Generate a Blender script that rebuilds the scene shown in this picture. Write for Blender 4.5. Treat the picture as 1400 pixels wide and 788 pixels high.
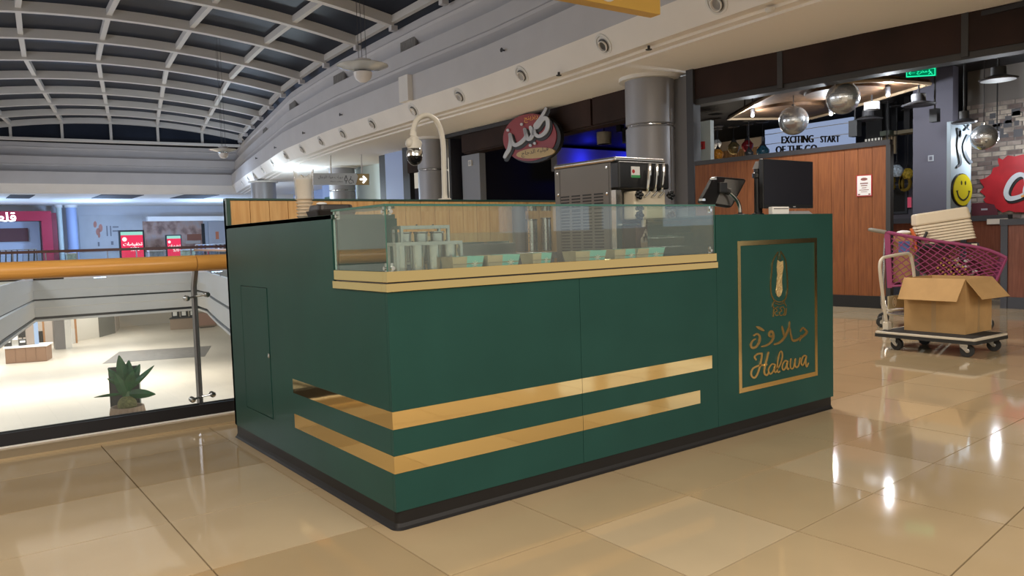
import bpy, bmesh, math, random
from mathutils import Vector, Matrix, noise as mnoise
random.seed(7)
for _o in list(bpy.data.objects): bpy.data.objects.remove(_o)
SC = bpy.context.scene
COL = SC.collection
PI = math.pi

# ------------------------------------------------------------------ camera
CAM = Vector((-1.3730, -2.6192, 1.1160)); FPX = 1056.404
YAW, PITCH, ROLL = 0.6430, 0.0642, -0.0308
_f = Vector((math.sin(YAW)*math.cos(PITCH), math.cos(YAW)*math.cos(PITCH), -math.sin(PITCH)))
_r0 = Vector((math.cos(YAW), -math.sin(YAW), 0)); _u0 = _r0.cross(_f)
_c, _s = math.cos(ROLL), math.sin(ROLL)
RT = _c*_r0 + _s*_u0; UPV = -_s*_r0 + _c*_u0; FW = _f
cd = bpy.data.cameras.new('camera'); cam = bpy.data.objects.new('camera', cd); COL.objects.link(cam)
cd.sensor_width = 36; cd.lens = FPX/1400*36; cd.clip_start = .05; cd.clip_end = 300
M = Matrix((RT, UPV, -FW)).transposed().to_4x4(); M.translation = CAM
cam.matrix_world = M
SC.camera = cam

# ------------------------------------------------------------------ world, view, lights
W = bpy.data.worlds.new('world'); SC.world = W; W.use_nodes = True
bg = W.node_tree.nodes['Background']; bg.inputs[0].default_value = (.82, .76, .64, 1); bg.inputs[1].default_value = .60
SC.view_settings.view_transform = 'Standard'; SC.view_settings.look = 'None'
SC.view_settings.exposure = 0; SC.view_settings.gamma = 1; SC.view_settings.use_curve_mapping = False
try:
    SC.cycles.max_bounces = 10; SC.cycles.glossy_bounces = 6; SC.cycles.transparent_max_bounces = 16
    SC.cycles.sample_clamp_indirect = 6; SC.cycles.caustics_reflective = False
    SC.cycles.use_denoising = True
except Exception: pass

def area(name, loc, size, power, color, rot=(0, 0, 0), spread=PI, sy=None):
    l = bpy.data.lights.new(name, 'AREA'); l.energy = power; l.color = color; l.size = size
    if sy: l.shape = 'RECTANGLE'; l.size_y = sy
    l.spread = spread
    o = bpy.data.objects.new(name, l); COL.objects.link(o); o.location = loc; o.rotation_euler = rot
    return o
def point(name, loc, power, color, r=.08):
    l = bpy.data.lights.new(name, 'POINT'); l.energy = power; l.color = color; l.shadow_soft_size = r
    o = bpy.data.objects.new(name, l); COL.objects.link(o); o.location = loc
    return o
WARM = (1, .91, .80); NEUT = (1, .95, .88); COOL = (.72, .84, 1)
# assumed ceiling luminaires of the corridor the photographer stands in
area('ceiling_lamp', (1.5, -6.0, 3.95), 4.0, 430, WARM)
area('ceiling_lamp', (-4.6, -3.0, 3.95), 4.5, 740, WARM)
# added fill from across the void, brightens fascia and skylight ribs
area('gallery_lamp', (-5.0, 6.0, 4.4), 3.0, 170, (.90, .92, 1), (0, -PI/2*.95, 0), sy=5)
area('gallery_lamp', (-4.4, 17.0, 4.4), 3.0, 780, (.88, .91, 1), (0, -PI/2*.95, 0), sy=7)
area('gallery_lamp', (-3.0, 28.0, 4.4), 3.0, 850, (.85, .90, 1), (0, -PI/2*.95, 0), sy=7)
# floor below: assumed lights
area('lower_lamp', (8.6, 12.0, -2.2), 5.0, 500, (.92, .96, 1), sy=16)  # this and the next are added to bounce light up to the soffit
area('lower_lamp', (-5.0, 11.0, -2.2), 4.0, 400, (.92, .96, 1), sy=14)
area('lower_lamp', (10.5, 30.0, -2.2), 5.0, 560, NEUT, sy=16)
area('lower_lamp', (-3.2, 31.0, -2.2), 4.0, 420, NEUT, sy=14)
area('lower_lamp', (4.0, 43.0, -2.2), 16.0, 1500, NEUT, sy=6)
area('lower_lamp', (4.0, 55.0, -2.2), 16.0, 1900, NEUT, sy=8)
area('lower_lamp', (4.0, 67.0, -2.2), 16.0, 1500, NEUT, sy=8)
# bare cool lights added for bluish glass reflections, shop assumed, behind the camera's right
for _y, _p in ((-7.0, 4), (-8.7, 3), (-10.3, 5), (-12.4, 4)):
    area('shop_window_lamp', (10.0, _y, 1.9), 1.3, _p, (.50, .72, 1), (0, PI/2, 0), sy=1.2)
area('ceiling_lamp', (8.5, -7.5, 3.9), 5.0, 260, WARM)  # added fill, lights the floor that the gold sign mirrors
area('ceiling_lamp', (4.2, 2.2, 3.7), 1.2, 130, WARM)  # added fill hung in the open without a fitting, lifts floor and soffit

# far side of the upper floor: assumed cool lights that tint the ceiling
for _x, _y in ((0, 44), (6, 45), (12, 44), (1, 51), (8, 52)):
    point('far_lamp', (_x, _y, 2.3), 420, (.38, .60, 1), .3)
# under the soffit on the right of the void: assumed lights, brighten soffit
point('soffit_lamp', (8.6, 24.0, 2.6), 240, (.75, .9, 1), .3)
point('soffit_lamp', (8.9, 31.0, 2.6), 200, (.65, .8, 1), .3)
# added spots without fittings; their bounce off the floor brightens the soffit
for _x, _y in ((7.9, 3.4), (7.7, 9.2), (7.8, 11.8), (8.2, 17.8), (8.8, 20.6)):
    _l = bpy.data.lights.new('soffit_spot', 'SPOT'); _l.energy = 480 if _y < 13 else 260; _l.color = (.96, .97, 1); _l.spot_size = math.radians(105); _l.spot_blend = .6; _l.shadow_soft_size = .1
    _o = bpy.data.objects.new('soffit_spot', _l); COL.objects.link(_o); _o.location = (_x, _y, 3.78)
# ------------------------------------------------------------------ ray helper: pixel of the photograph -> point on a real plane
def ray(u, v): return FW + RT*((u-700)/FPX) + UPV*((394-v)/FPX)
def at(u, v, ax, c):
    d = ray(u, v); i = 'xyz'.index(ax); return CAM + d*((c-CAM[i])/d[i])
def atp(u, v, p, n):
    d = ray(u, v); p = Vector(p); n = Vector(n); return CAM + d*((p-CAM).dot(n)/d.dot(n))
def atd(u, v, D): return CAM + ray(u, v)*D

# ------------------------------------------------------------------ materials
MATS = {}
def mat(name, col, rough=.5, metal=0, var=0, vscale=6, bump=0, bscale=40, spec=.5, emit=None, estr=0, stretch=None, coat=0):
    if name in MATS: return MATS[name]
    m = bpy.data.materials.new(name); m.use_nodes = True; nt = m.node_tree; b = nt.nodes['Principled BSDF']
    b.inputs['Base Color'].default_value = (*col, 1); b.inputs['Roughness'].default_value = rough
    b.inputs['Metallic'].default_value = metal; b.inputs['Specular IOR Level'].default_value = spec
    b.inputs['Coat Weight'].default_value = coat
    if emit: b.inputs['Emission Color'].default_value = (*emit, 1); b.inputs['Emission Strength'].default_value = estr
    tc = None
    if var or bump:
        tc = nt.nodes.new('ShaderNodeTexCoord'); mp = nt.nodes.new('ShaderNodeMapping'); nt.links.new(tc.outputs['Object'], mp.inputs[0])
        if stretch: mp.inputs['Scale'].default_value = stretch
    if var:
        n = nt.nodes.new('ShaderNodeTexNoise'); n.inputs['Scale'].default_value = vscale; n.inputs['Detail'].default_value = 5
        nt.links.new(mp.outputs[0], n.inputs['Vector'])
        r = nt.nodes.new('ShaderNodeValToRGB'); nt.links.new(n.outputs['Fac'], r.inputs[0])
        r.color_ramp.elements[0].position = .3; r.color_ramp.elements[1].position = .7
        r.color_ramp.elements[0].color = (*[c*(1-var) for c in col], 1); r.color_ramp.elements[1].color = (*[min(1, c*(1+var)) for c in col], 1)
        nt.links.new(r.outputs[0], b.inputs['Base Color'])
    if bump:
        n2 = nt.nodes.new('ShaderNodeTexNoise'); n2.inputs['Scale'].default_value = bscale; n2.inputs['Detail'].default_value = 2
        nt.links.new(mp.outputs[0], n2.inputs['Vector'])
        bp = nt.nodes.new('ShaderNodeBump'); bp.inputs['Strength'].default_value = bump; bp.inputs['Distance'].default_value = .01
        nt.links.new(n2.outputs['Fac'], bp.inputs['Height']); nt.links.new(bp.outputs[0], b.inputs['Normal'])
    MATS[name] = m; return m
def glass(name, tint=(.93, .97, .96), haze=0.0, refl=1.0):
    m = bpy.data.materials.new(name); m.use_nodes = True; nt = m.node_tree; nt.nodes.clear()
    out = nt.nodes.new('ShaderNodeOutputMaterial'); mix = nt.nodes.new('ShaderNodeMixShader')
    tr = nt.nodes.new('ShaderNodeBsdfTransparent'); tr.inputs[0].default_value = (*tint, 1)
    gl = nt.nodes.new('ShaderNodeBsdfGlossy'); gl.inputs['Roughness'].default_value = .01; gl.inputs[0].default_value = (refl, refl, refl, 1)
    lw = nt.nodes.new('ShaderNodeLayerWeight'); pw = nt.nodes.new('ShaderNodeMath'); pw.operation = 'POWER'; pw.inputs[1].default_value = 4.0
    fr = nt.nodes.new('ShaderNodeMath'); fr.operation = 'MULTIPLY_ADD'; fr.inputs[1].default_value = .90; fr.inputs[2].default_value = .045
    nt.links.new(lw.outputs['Facing'], pw.inputs[0]); nt.links.new(pw.outputs[0], fr.inputs[0])
    nt.links.new(fr.outputs[0], mix.inputs[0]); nt.links.new(gl.outputs[0], mix.inputs[2])
    if haze:
        df = nt.nodes.new('ShaderNodeBsdfDiffuse'); df.inputs[0].default_value = (.8, .85, .88, 1)
        m2 = nt.nodes.new('ShaderNodeMixShader'); m2.inputs[0].default_value = haze
        nt.links.new(tr.outputs[0], m2.inputs[1]); nt.links.new(df.outputs[0], m2.inputs[2]); nt.links.new(m2.outputs[0], mix.inputs[1])
    else: nt.links.new(tr.outputs[0], mix.inputs[1])
    nt.links.new(mix.outputs[0], out.inputs[0]); MATS[name] = m; return m
def emis(name, col, s):
    m = bpy.data.materials.new(name); m.use_nodes = True; nt = m.node_tree; nt.nodes.clear()
    out = nt.nodes.new('ShaderNodeOutputMaterial'); e = nt.nodes.new('ShaderNodeEmission')
    e.inputs[0].default_value = (*col, 1); e.inputs[1].default_value = s; nt.links.new(e.outputs[0], out.inputs[0]); MATS[name] = m; return m
def wood(name, c1, c2, rough=.35, scale=(14, 14, 1.0)):
    m = bpy.data.materials.new(name); m.use_nodes = True; nt = m.node_tree; b = nt.nodes['Principled BSDF']
    tc = nt.nodes.new('ShaderNodeTexCoord'); mp = nt.nodes.new('ShaderNodeMapping'); mp.inputs['Scale'].default_value = scale
    oi = nt.nodes.new('ShaderNodeObjectInfo'); ad = nt.nodes.new('ShaderNodeVectorMath'); ad.operation = 'ADD'
    nt.links.new(tc.outputs['Object'], ad.inputs[0]); nt.links.new(oi.outputs['Random'], ad.inputs[1]); nt.links.new(ad.outputs[0], mp.inputs[0])
    n = nt.nodes.new('ShaderNodeTexNoise'); n.inputs['Scale'].default_value = 3; n.inputs['Detail'].default_value = 6; n.inputs['Distortion'].default_value = .6
    r = nt.nodes.new('ShaderNodeValToRGB'); r.color_ramp.elements[0].position = .35; r.color_ramp.elements[1].position = .68
    r.color_ramp.elements[0].color = (*c1, 1); r.color_ramp.elements[1].color = (*c2, 1)
    nt.links.new(mp.outputs[0], n.inputs['Vector']); nt.links.new(n.outputs['Fac'], r.inputs[0]); nt.links.new(r.outputs[0], b.inputs['Base Color'])
    b.inputs['Roughness'].default_value = rough; MATS[name] = m; return m

m_green = mat('green_laminate', (.015, .059, .050), .40, var=.08, vscale=3, spec=.16)
m_greenedge = mat('green_edge', (.02, .06, .045), .3)
m_gold = mat('gold_mirror', (.95, .71, .33), .05, 1, bump=.03, bscale=5)
m_goldsign = mat('gold_sign', (.95, .71, .33), .16, 1)
m_black = mat('black_vinyl', (.010, .009, .009), .5, spec=.3)
m_blackp = mat('black_plastic', (.012, .012, .013), .3)
m_steel = mat('steel', (.62, .61, .59), .26, 1, var=.08, vscale=12)
m_chrome = mat('chrome', (.78, .77, .75), .1, 1)
m_white = mat('white_paint', (.74, .73, .71), .55)
m_plaster = mat('plaster', (.84, .81, .78), .75, var=.03, vscale=1.5)
m_soffit = mat('soffit_white', (.92, .90, .88), .8)
m_plastergrey = mat('plaster_grey', (.60, .59, .61), .7, var=.03, vscale=1.5)
m_groove = mat('dark_groove', (.05, .05, .055), .8)
m_kwood = wood('kiosk_wood', (.60, .31, .10), (.74, .44, .17), .4)
m_rail = wood('rail_wood', (.66, .32, .075), (.76, .40, .11), .3, (1.0, 14, 14))
m_part = wood('partition_wood', (.165, .048, .011), (.24, .078, .019), .6)
m_brown = mat('rust_brown', (.024, .011, .008), .7, spec=.25, var=.45, vscale=1.2)
m_dark = mat('dark_frame', (.028, .027, .03), .5)
m_cardboard = mat('cardboard', (.48, .29, .12), .8, var=.06, vscale=9)
m_pink = mat('pink_plastic', (.30, .055, .15), .45)
m_cream = mat('cream_plastic', (.72, .62, .47), .5)
m_metalpaint = mat('cream_metal', (.62, .56, .46), .4)
m_rubber = mat('rubber', (.02, .02, .02), .6)
m_red = mat('red_paint', (.42, .02, .025), .45)
m_glass = glass('case_glass', (.90, .96, .94), .03)
m_glassedge = mat('glass_edge', (.04, .13, .105), .2)
m_railglass = glass('rail_glass', (.93, .96, .96), .02, .6)
m_teal = mat('teal_card', (.22, .50, .42), .6)
m_kraft = mat('kraft_card', (.48, .36, .22), .75, var=.12, vscale=20)

# ------------------------------------------------------------------ mesh builder
class MB:
    def __init__(s): s.v = []; s.f = []; s.smooth = False
    def add(s, vs, fs):
        n = len(s.v); s.v += [Vector(v) for v in vs]; s.f += [tuple(i+n for i in f) for f in fs]; return s
    def box(s, x0, y0, z0, x1, y1, z1, tf=None):
        vs = [Vector((x, y, z)) for z in (z0, z1) for y in (y0, y1) for x in (x0, x1)]
        if tf is not None: vs = [tf @ v for v in vs]
        return s.add(vs, [(0, 2, 3, 1), (4, 5, 7, 6), (0, 1, 5, 4), (2, 6, 7, 3), (0, 4, 6, 2), (1, 3, 7, 5)])
    def hexa(s, b, t):     # two matching loops
        n = len(b)
        return s.add(list(b)+list(t), [tuple(reversed(range(n))), tuple(range(n, 2*n))]+[(i, (i+1) % n, n+(i+1) % n, n+i) for i in range(n)])
    def prism(s, poly, d): # planar polygon of 3D points pushed along d
        d = Vector(d); return s.hexa([Vector(p) for p in poly], [Vector(p)+d for p in poly])
    def tube(s, pts, r, n=10, caps=True):
        s.smooth = True
        pts = [Vector(p) for p in pts]; rs = r if isinstance(r, (list, tuple)) else [r]*len(pts)
        rings = []; up = None
        for i, p in enumerate(pts):
            t = (pts[min(i+1, len(pts)-1)]-pts[max(i-1, 0)]).normalized()
            if up is None:
                a = Vector((0, 0, 1)) if abs(t.z) < .9 else Vector((1, 0, 0)); up = (a-t*a.dot(t)).normalized()
            else: up = (up-t*up.dot(t)).normalized()
            w = t.cross(up)
            rings.append([p+rs[i]*(math.cos(2*PI*k/n)*up+math.sin(2*PI*k/n)*w) for k in range(n)])
        vs = [v for rg in rings for v in rg]; fs = []
        for i in range(len(pts)-1):
            for k in range(n):
                a, b = i*n+k, i*n+(k+1) % n; fs.append((a, b, b+n, a+n))
        if caps: fs += [tuple(reversed(range(n))), tuple(range((len(pts)-1)*n, len(pts)*n))]
        return s.add(vs, fs)
    def lathe(s, prof, c=(0, 0, 0), n=20, tf=None):   # prof: (r, z)
        s.smooth = True; c = Vector(c); vs = []; fs = []
        for r, z in prof:
            for k in range(n):
                v = Vector((r*math.cos(2*PI*k/n), r*math.sin(2*PI*k/n), z)); vs.append((tf @ v if tf is not None else v)+c)
        for i in range(len(prof)-1):
            for k in range(n):
                a, b = i*n+k, i*n+(k+1) % n; fs.append((a, b, b+n, a+n))
        if prof[0][0] > 1e-4: fs.append(tuple(reversed(range(n))))
        if prof[-1][0] > 1e-4: fs.append(tuple(range((len(prof)-1)*n, len(prof)*n)))
        return s.add(vs, fs)
    def cyl(s, p0, p1, r, n=12): s.tube([p0, p1], r, n); return s
    def sphere(s, c, r, n=16, m=10, sc=(1, 1, 1)):
        s.smooth = True
        pr = [(math.sin(PI*i/m), -math.cos(PI*i/m)) for i in range(m+1)]
        T = Matrix.Diagonal((r*sc[0], r*sc[1], r*sc[2]))
        pr[0] = (1e-3, -1); pr[-1] = (1e-3, 1)
        return s.lathe(pr, c, n, T)
    def strip(s, A, B, closed=False):  # quad strip between polylines
        n = len(A); vs = list(A)+list(B)
        return s.add(vs, [(i, i+1, n+i+1, n+i) for i in range(n-1)])
    def mesh(s, name, m, angle=35):
        me = bpy.data.meshes.new(name); me.from_pydata([tuple(v) for v in s.v], [], s.f); me.update()
        bm = bmesh.new(); bm.from_mesh(me); bmesh.ops.recalc_face_normals(bm, faces=bm.faces); bm.to_mesh(me); bm.free()
        if m: me.materials.append(m)
        if s.smooth:
            me.polygons.foreach_set('use_smooth', [True]*len(me.polygons)); me.set_sharp_from_angle(angle=math.radians(angle))
        return me
    def build(s, name, m, parent=None, bevel=0, loc=None):
        o = bpy.data.objects.new(name, s.mesh(name, m)); COL.objects.link(o)
        if parent is not None: o.parent = parent
        if loc is not None: o.location = loc
        if bevel:
            b = o.modifiers.new('bevel', 'BEVEL'); b.width = bevel; b.segments = 2; b.limit_method = 'ANGLE'; b.angle_limit = math.radians(40)
        return o
def box(name, m, parent, x0, y0, z0, x1, y1, z1, bevel=0): return MB().box(x0, y0, z0, x1, y1, z1).build(name, m, parent, bevel)
def tag(o, label, cat, group=None):
    o['label'] = label; o['category'] = cat
    if group: o['group'] = group
    return o
def thing(name, label, cat, loc=(0, 0, 0), rz=0, group=None):
    o = bpy.data.objects.new(name, None); COL.objects.link(o); o.location = loc; o.rotation_euler = (0, 0, rz); o.empty_display_size = .05
    return tag(o, label, cat, group)
def struct(o): o['kind'] = 'structure'; return o
def stuff(o): o['kind'] = 'stuff'; return o
def dup(root, loc=None, rz=None, label=None, group=None):
    r = root.copy(); COL.objects.link(r)
    if loc is not None: r.location = loc
    if rz is not None: r.rotation_euler = (0, 0, rz)
    if label: r['label'] = label
    if group: r['group'] = group
    for ch in list(root.children):
        c = ch.copy(); COL.objects.link(c); c.parent = r
        for g in list(ch.children):
            d = g.copy(); COL.objects.link(d); d.parent = c
    return r
def catmull(P, k=6):
    P = [Vector(p) for p in P]; out = []
    for i in range(len(P)-1):
        a, b, c, d = P[max(i-1, 0)], P[i], P[i+1], P[min(i+2, len(P)-1)]
        for j in range(k):
            t = j/k; out.append(.5*((2*b)+(c-a)*t+(2*a-5*b+4*c-d)*t*t+(-a+3*b-3*c+d)*t**3))
    out.append(P[-1]); return out
def stroke(mb, pts, w, fn, d, k=5, taper=(1, 1), lift=0):
    """brush stroke drawn in a flat 2D frame, mapped by fn onto its plane, pushed by d"""
    P = catmull([Vector((p[0], p[1])) for p in pts], k) if k > 1 else [Vector(p) for p in pts]
    n = len(P); d = Vector(d); L = []; R = []
    for i, p in enumerate(P):
        t = (P[min(i+1, n-1)]-P[max(i-1, 0)]);
        if t.length < 1e-6: t = Vector((1, 0))
        t.normalize(); q = Vector((-t.y, t.x)); s_ = i/(n-1)
        ww = w/2*(taper[0]+(1-taper[0])*min(1, s_*3))*(taper[1]+(1-taper[1])*min(1, (1-s_)*3))
        L.append(p+q*ww); R.append(p-q*ww)
    cap = lambda c, a, b: [c+((a-c)*math.cos(x)+Vector((-(a-c).y, (a-c).x))*math.sin(x)) for x in [PI*j/6 for j in range(1, 6)]]
    off = d*lift
    c0, c1 = cap(P[0], L[0], None), cap(P[-1], R[-1], None)       # L0 -> R0 round the start, Rn -> Ln round the end
    pts2 = L+R+c0+c1; m = len(pts2)
    vs = [fn(*q)+off for q in pts2]; vs += [v+d for v in vs]
    st = [0]+list(range(2*n, 2*n+5))+[n]; en = [2*n-1]+list(range(2*n+5, 2*n+10))+[n-1]
    flat = [(i, n+i, n+i+1, i+1) for i in range(n-1)]+[tuple(st), tuple(en)]
    ring = list(range(n-1, -1, -1))+st[1:-1]+list(range(n, 2*n))+en[1:-1]
    fs = flat+[tuple(x+m for x in reversed(q)) for q in flat]+[(ring[i], ring[(i+1) % m], ring[(i+1) % m]+m, ring[i]+m) for i in range(m)]
    mb.add(vs, fs)
    return mb
_AR = dict(zip('ابةتجحخدرزسصضعفقكلمنهوي', (0xFE8D, 0xFE8F, 0xFE93, 0xFE95, 0xFE9D, 0xFEA1, 0xFEA5, 0xFEA9, 0xFEAD, 0xFEAF, 0xFEB1, 0xFEB9, 0xFEBD, 0xFEC9, 0xFED1, 0xFED5, 0xFED9, 0xFEDD, 0xFEE1, 0xFEE5, 0xFEE9, 0xFEED, 0xFEF1)))
_NJ = 'اةدرزو'
def ar(t):
    out = []
    for i, c in enumerate(t):
        if c not in _AR: out.append(c); continue
        pj = i > 0 and t[i-1] in _AR and t[i-1] not in _NJ; nj = c not in _NJ and i+1 < len(t) and t[i+1] in _AR
        out.append(chr(_AR[c]+(3 if pj and nj else 2 if nj else 1 if pj else 0)))
    return ''.join(reversed(out))
def text_poly(body, res=2):
    c = bpy.data.curves.new('t', 'FONT'); c.body = body; c.size = 1; c.resolution_u = res; c.extrude = 0
    o = bpy.data.objects.new('t', c); COL.objects.link(o)
    me = bpy.data.meshes.new_from_object(o.evaluated_get(bpy.context.evaluated_depsgraph_get()))
    vs = [v.co.copy() for v in me.vertices]; fs = [tuple(p.vertices) for p in me.polygons]
    bpy.data.objects.remove(o); bpy.data.curves.remove(c); bpy.data.meshes.remove(me)
    return vs, fs
def text_on(mb, body, P00, P10, P01, d, res=2, keep=False, bold=0):
    """lettering laid flat on the parallelogram P00 (lower left), P10 (lower right), P01 (upper left), pushed by d"""
    vs, fs = text_poly(body, res)
    if not vs: return mb
    x0 = min(v.x for v in vs); x1 = max(v.x for v in vs); y0 = min(v.y for v in vs); y1 = max(v.y for v in vs)
    P00, P10, P01, d = map(Vector, (P00, P10, P01, d))
    for o_ in ([0] if not bold else [-bold, 0, bold]):
        m = [P00+(P10-P00)*((v.x-x0)/(x1-x0)+o_)+(P01-P00)*((v.y-y0)/(y1-y0))+d for v in vs]
        mb.add(m, fs)
    return mb
# ================================================================== STRUCTURE
def lerp_pts(P, y):
    for (xa, ya), (xb, yb) in zip(P, P[1:]):
        if ya <= y <= yb: return xa+(xb-xa)*(y-ya)/(yb-ya)
    return P[-1][0] if y > P[-1][1] else P[0][0]
EDGE = [(5.63, -8), (6.65, 3.3), (6.82, 5.2), (7.05, 7.2), (7.25, 9.7), (7.29, 12.4), (7.48, 17.4), (7.96, 22), (8.91, 26.9), (9.76, 31.3), (10.5, 34.9), (11.0, 37.2)]
def Bx(y): return lerp_pts(EDGE, y)
def smooth_edge(y0, y1, n, dx=0): return [Vector((Bx(y0+(y1-y0)*i/n)+dx, y0+(y1-y0)*i/n, 0)) for i in range(n+1)]
def offs(path, off, closed=False):
    out = []; n = len(path)
    for i, p in enumerate(path):
        a = path[i-1] if i else None; b = path[i+1] if i < n-1 else None
        ts = [(p-a).normalized()] if a else []; ts += [(b-p).normalized()] if b else []
        ns = [Vector((t.y, -t.x, 0)) for t in ts]
        m = sum(ns, Vector())/len(ns); m /= max(.2, m.length_squared); out.append(p+m*off)
    return out
def sweep(mb, path, prof):
    for (o0, z0), (o1, z1) in zip(prof, prof[1:]):
        A = [p+Vector((0, 0, z0)) for p in offs(path, o0)]; B = [p+Vector((0, 0, z1)) for p in offs(path, o1)]
        mb.strip(A, B)
    return mb
# path round the ceiling opening: right side, far end, left side
RIGHT = smooth_edge(-8, 12.4, 14)+smooth_edge(13, 37.2, 24)
LEFT = [Vector((Bx(y)-11.0, y, 0)) for y in (37.9, 30, 24, 18, 12, 6, 0, -8)]
PATH = RIGHT + LEFT
_o = sweep(MB(), PATH, [(.62, 3.80), (.62, 3.835), (.46, 3.835), (.44, 3.87), (.24, 3.87), (.22, 3.85)]).build('trim_1', m_plaster); struct(_o)
_o = sweep(MB(), PATH, [(.22, 3.85), (0, 4.2)]).build('trim_2', m_plaster); struct(_o)
_o = sweep(MB(), PATH, [(0, 4.2), (0, 4.75), (.55, 4.75)]).build('trim_3', m_plastergrey); struct(_o)
_o = sweep(MB(), PATH, [(.50, 4.7), (.40, 4.86), (.20, 5.03), (.17, 5.08), (.20, 5.12), (.22, 5.45), (.6, 5.45)]).build('trim_4', m_plastergrey); struct(_o)
_o = sweep(MB(), PATH, [(.62, 5.42), (.54, 5.60), (.36, 5.80), (.33, 5.86), (.36, 5.90), (.38, 6.08), (1.2, 6.08)]).build('trim_5', m_plastergrey); struct(_o)
_o = sweep(MB(), PATH, [(1.0, 6.08), (1.0, 6.5)]).build('trim_6', m_dark); struct(_o)
# little return where the straight part of the fascia stops (by the kink)
kx = Bx(12.4); _o = box('trim_7', m_plaster, None, kx-.12, 12.35, 4.2, kx+.05, 12.75, 4.76); struct(_o)
# shop line
SHOP = [(10.3, -8), (9.9, -2.5), (9.50, 1.0), (9.18, 2.94), (9.04, 4.45), (8.86, 6.0), (9.0, 7.35), (9.2, 10.27), (9.32, 13.9), (9.50, 16.4), (9.9, 19.8), (10.6, 24), (11.7, 30), (12.7, 37.2)]
def Sx(y): return lerp_pts(SHOP, y)
mb = MB(); ys = [-8+i*1.0 for i in range(46)]
A = [p+Vector((0, 0, 3.8)) for p in offs(RIGHT, .62)]
Bp = [Vector((Sx(p.y)+2.5, p.y, 3.8)) for p in RIGHT]
mb.strip(A, Bp); mb.strip([a+Vector((0, 0, .5)) for a in A], [b+Vector((0, 0, .5)) for b in Bp])
mb.box(-22, 38.2, 3.86, 25, 58, 4.1)
mb.box(-16, -8, 3.86, Bx(-8)-11.4, 36, 4.1)
ceiling = struct(mb.build('ceiling', m_soffit))
# recessed unlit slots in the far ceiling
for i, (a, b) in enumerate(((8, 48), (125, 197), (232, 300))):
    p, q = at(a, 271, 'z', 3.86), at(b, 266.5, 'z', 3.86)
    box('slot', m_groove, ceiling, p.x, min(p.y, q.y), 3.84, q.x, max(p.y, q.y), 3.87)
# far bulkhead with slightly lower soffit
mb = MB(); mb.box(-20, 51.5, 3.45, 25, 53.5, 3.86); struct(mb.build('trim_8', m_plaster))

# ---- barrel skylight: ribs, purlins, panes
SPR, APX, HALF = 6.20, 6.71, 5.14
def arch(t, y, up=0):   # t 0 (right) .. 1 (left)
    xr = Bx(y)+.18; x = xr-2*HALF*t; u = (t-.5)*2
    sl = (Bx(min(37, y+1.5))-Bx(y-1.5))/3     # ribs turn a little with the curve of the plan
    return Vector((x, y+sl*(xr-x)*.5, SPR+(APX-SPR)*(1-u*u)+up))
ribs_y = [-5.0, -2.7, -.4, 1.9, 4.2, 6.5, 8.9, 11.25, 13.56, 15.6, 17.82, 20.2, 22.55, 25.0, 27.45, 29.8, 32.05, 34.3]
purl_t = [0, .158, .338, .519, .697, .875, 1.0]
NT = 20
mb = MB()
for y in ribs_y: mb.box(Bx(y)+.12, y-.07, 6.0, Bx(y)+.28, y+.07, 6.12)
sky = struct(mb.build('window_1', m_plastergrey))
m_rib = mat('rib_paint', (.66, .64, .62), .6)
m_pane = mat('night_glazing', (.020, .026, .042), .45, var=.3, vscale=.6, spec=.10)
for y in ribs_y:
    mb = MB()
    P = [arch(i/NT, y) for i in range(NT+1)]
    for i in range(NT):
        a, b = P[i], P[i+1]; w = Vector((0, .085, 0)); h = Vector((0, 0, .10)); g = Vector((0, 0, .13))
        mb.hexa([a-w-h, a+w-h, b+w-h, b-w-h], [a-w+g, a+w+g, b+w+g, b-w+g])
    mb.build('rib', m_rib, sky)
for t in purl_t:
    mb = MB(); P = [arch(t, y) for y in ribs_y]
    for a, b in zip(P, P[1:]):
        w = Vector((.06, 0, 0)); h = Vector((0, 0, .03)); g = Vector((0, 0, .13))
        mb.hexa([a-w-h, a+w-h, b+w-h, b-w-h], [a-w+g, a+w+g, b+w+g, b-w+g])
    mb.build('purlin', m_rib, sky)
for ya, yb in zip(ribs_y, ribs_y[1:]):
    for ta, tb in zip(purl_t, purl_t[1:]):
        vs = []; n = 4
        for i in range(n+1):
            t = ta+(tb-ta)*i/n; vs += [arch(t, ya, .135), arch(t, yb, .135)]
        vs += [v+Vector((0, 0, .04)) for v in vs]; fs = []; k = 2*(n+1)
        for i in range(n):
            a = 2*i; fs += [(a, a+1, a+3, a+2), (k+a, k+a+2, k+a+3, k+a+1)]
        MB().add(vs, fs).build('pane', m_pane, sky)
# clerestory strip along the springing
mb = MB(); L_ = [Vector((Bx(y)+.5, y, 0)) for y in ribs_y]
mb.strip([p+Vector((0, 0, 6.0)) for p in L_], [p+Vector((-.3, 0, 6.36)) for p in L_]); mb.build('clerestory_glass', m_pane, sky)
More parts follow.
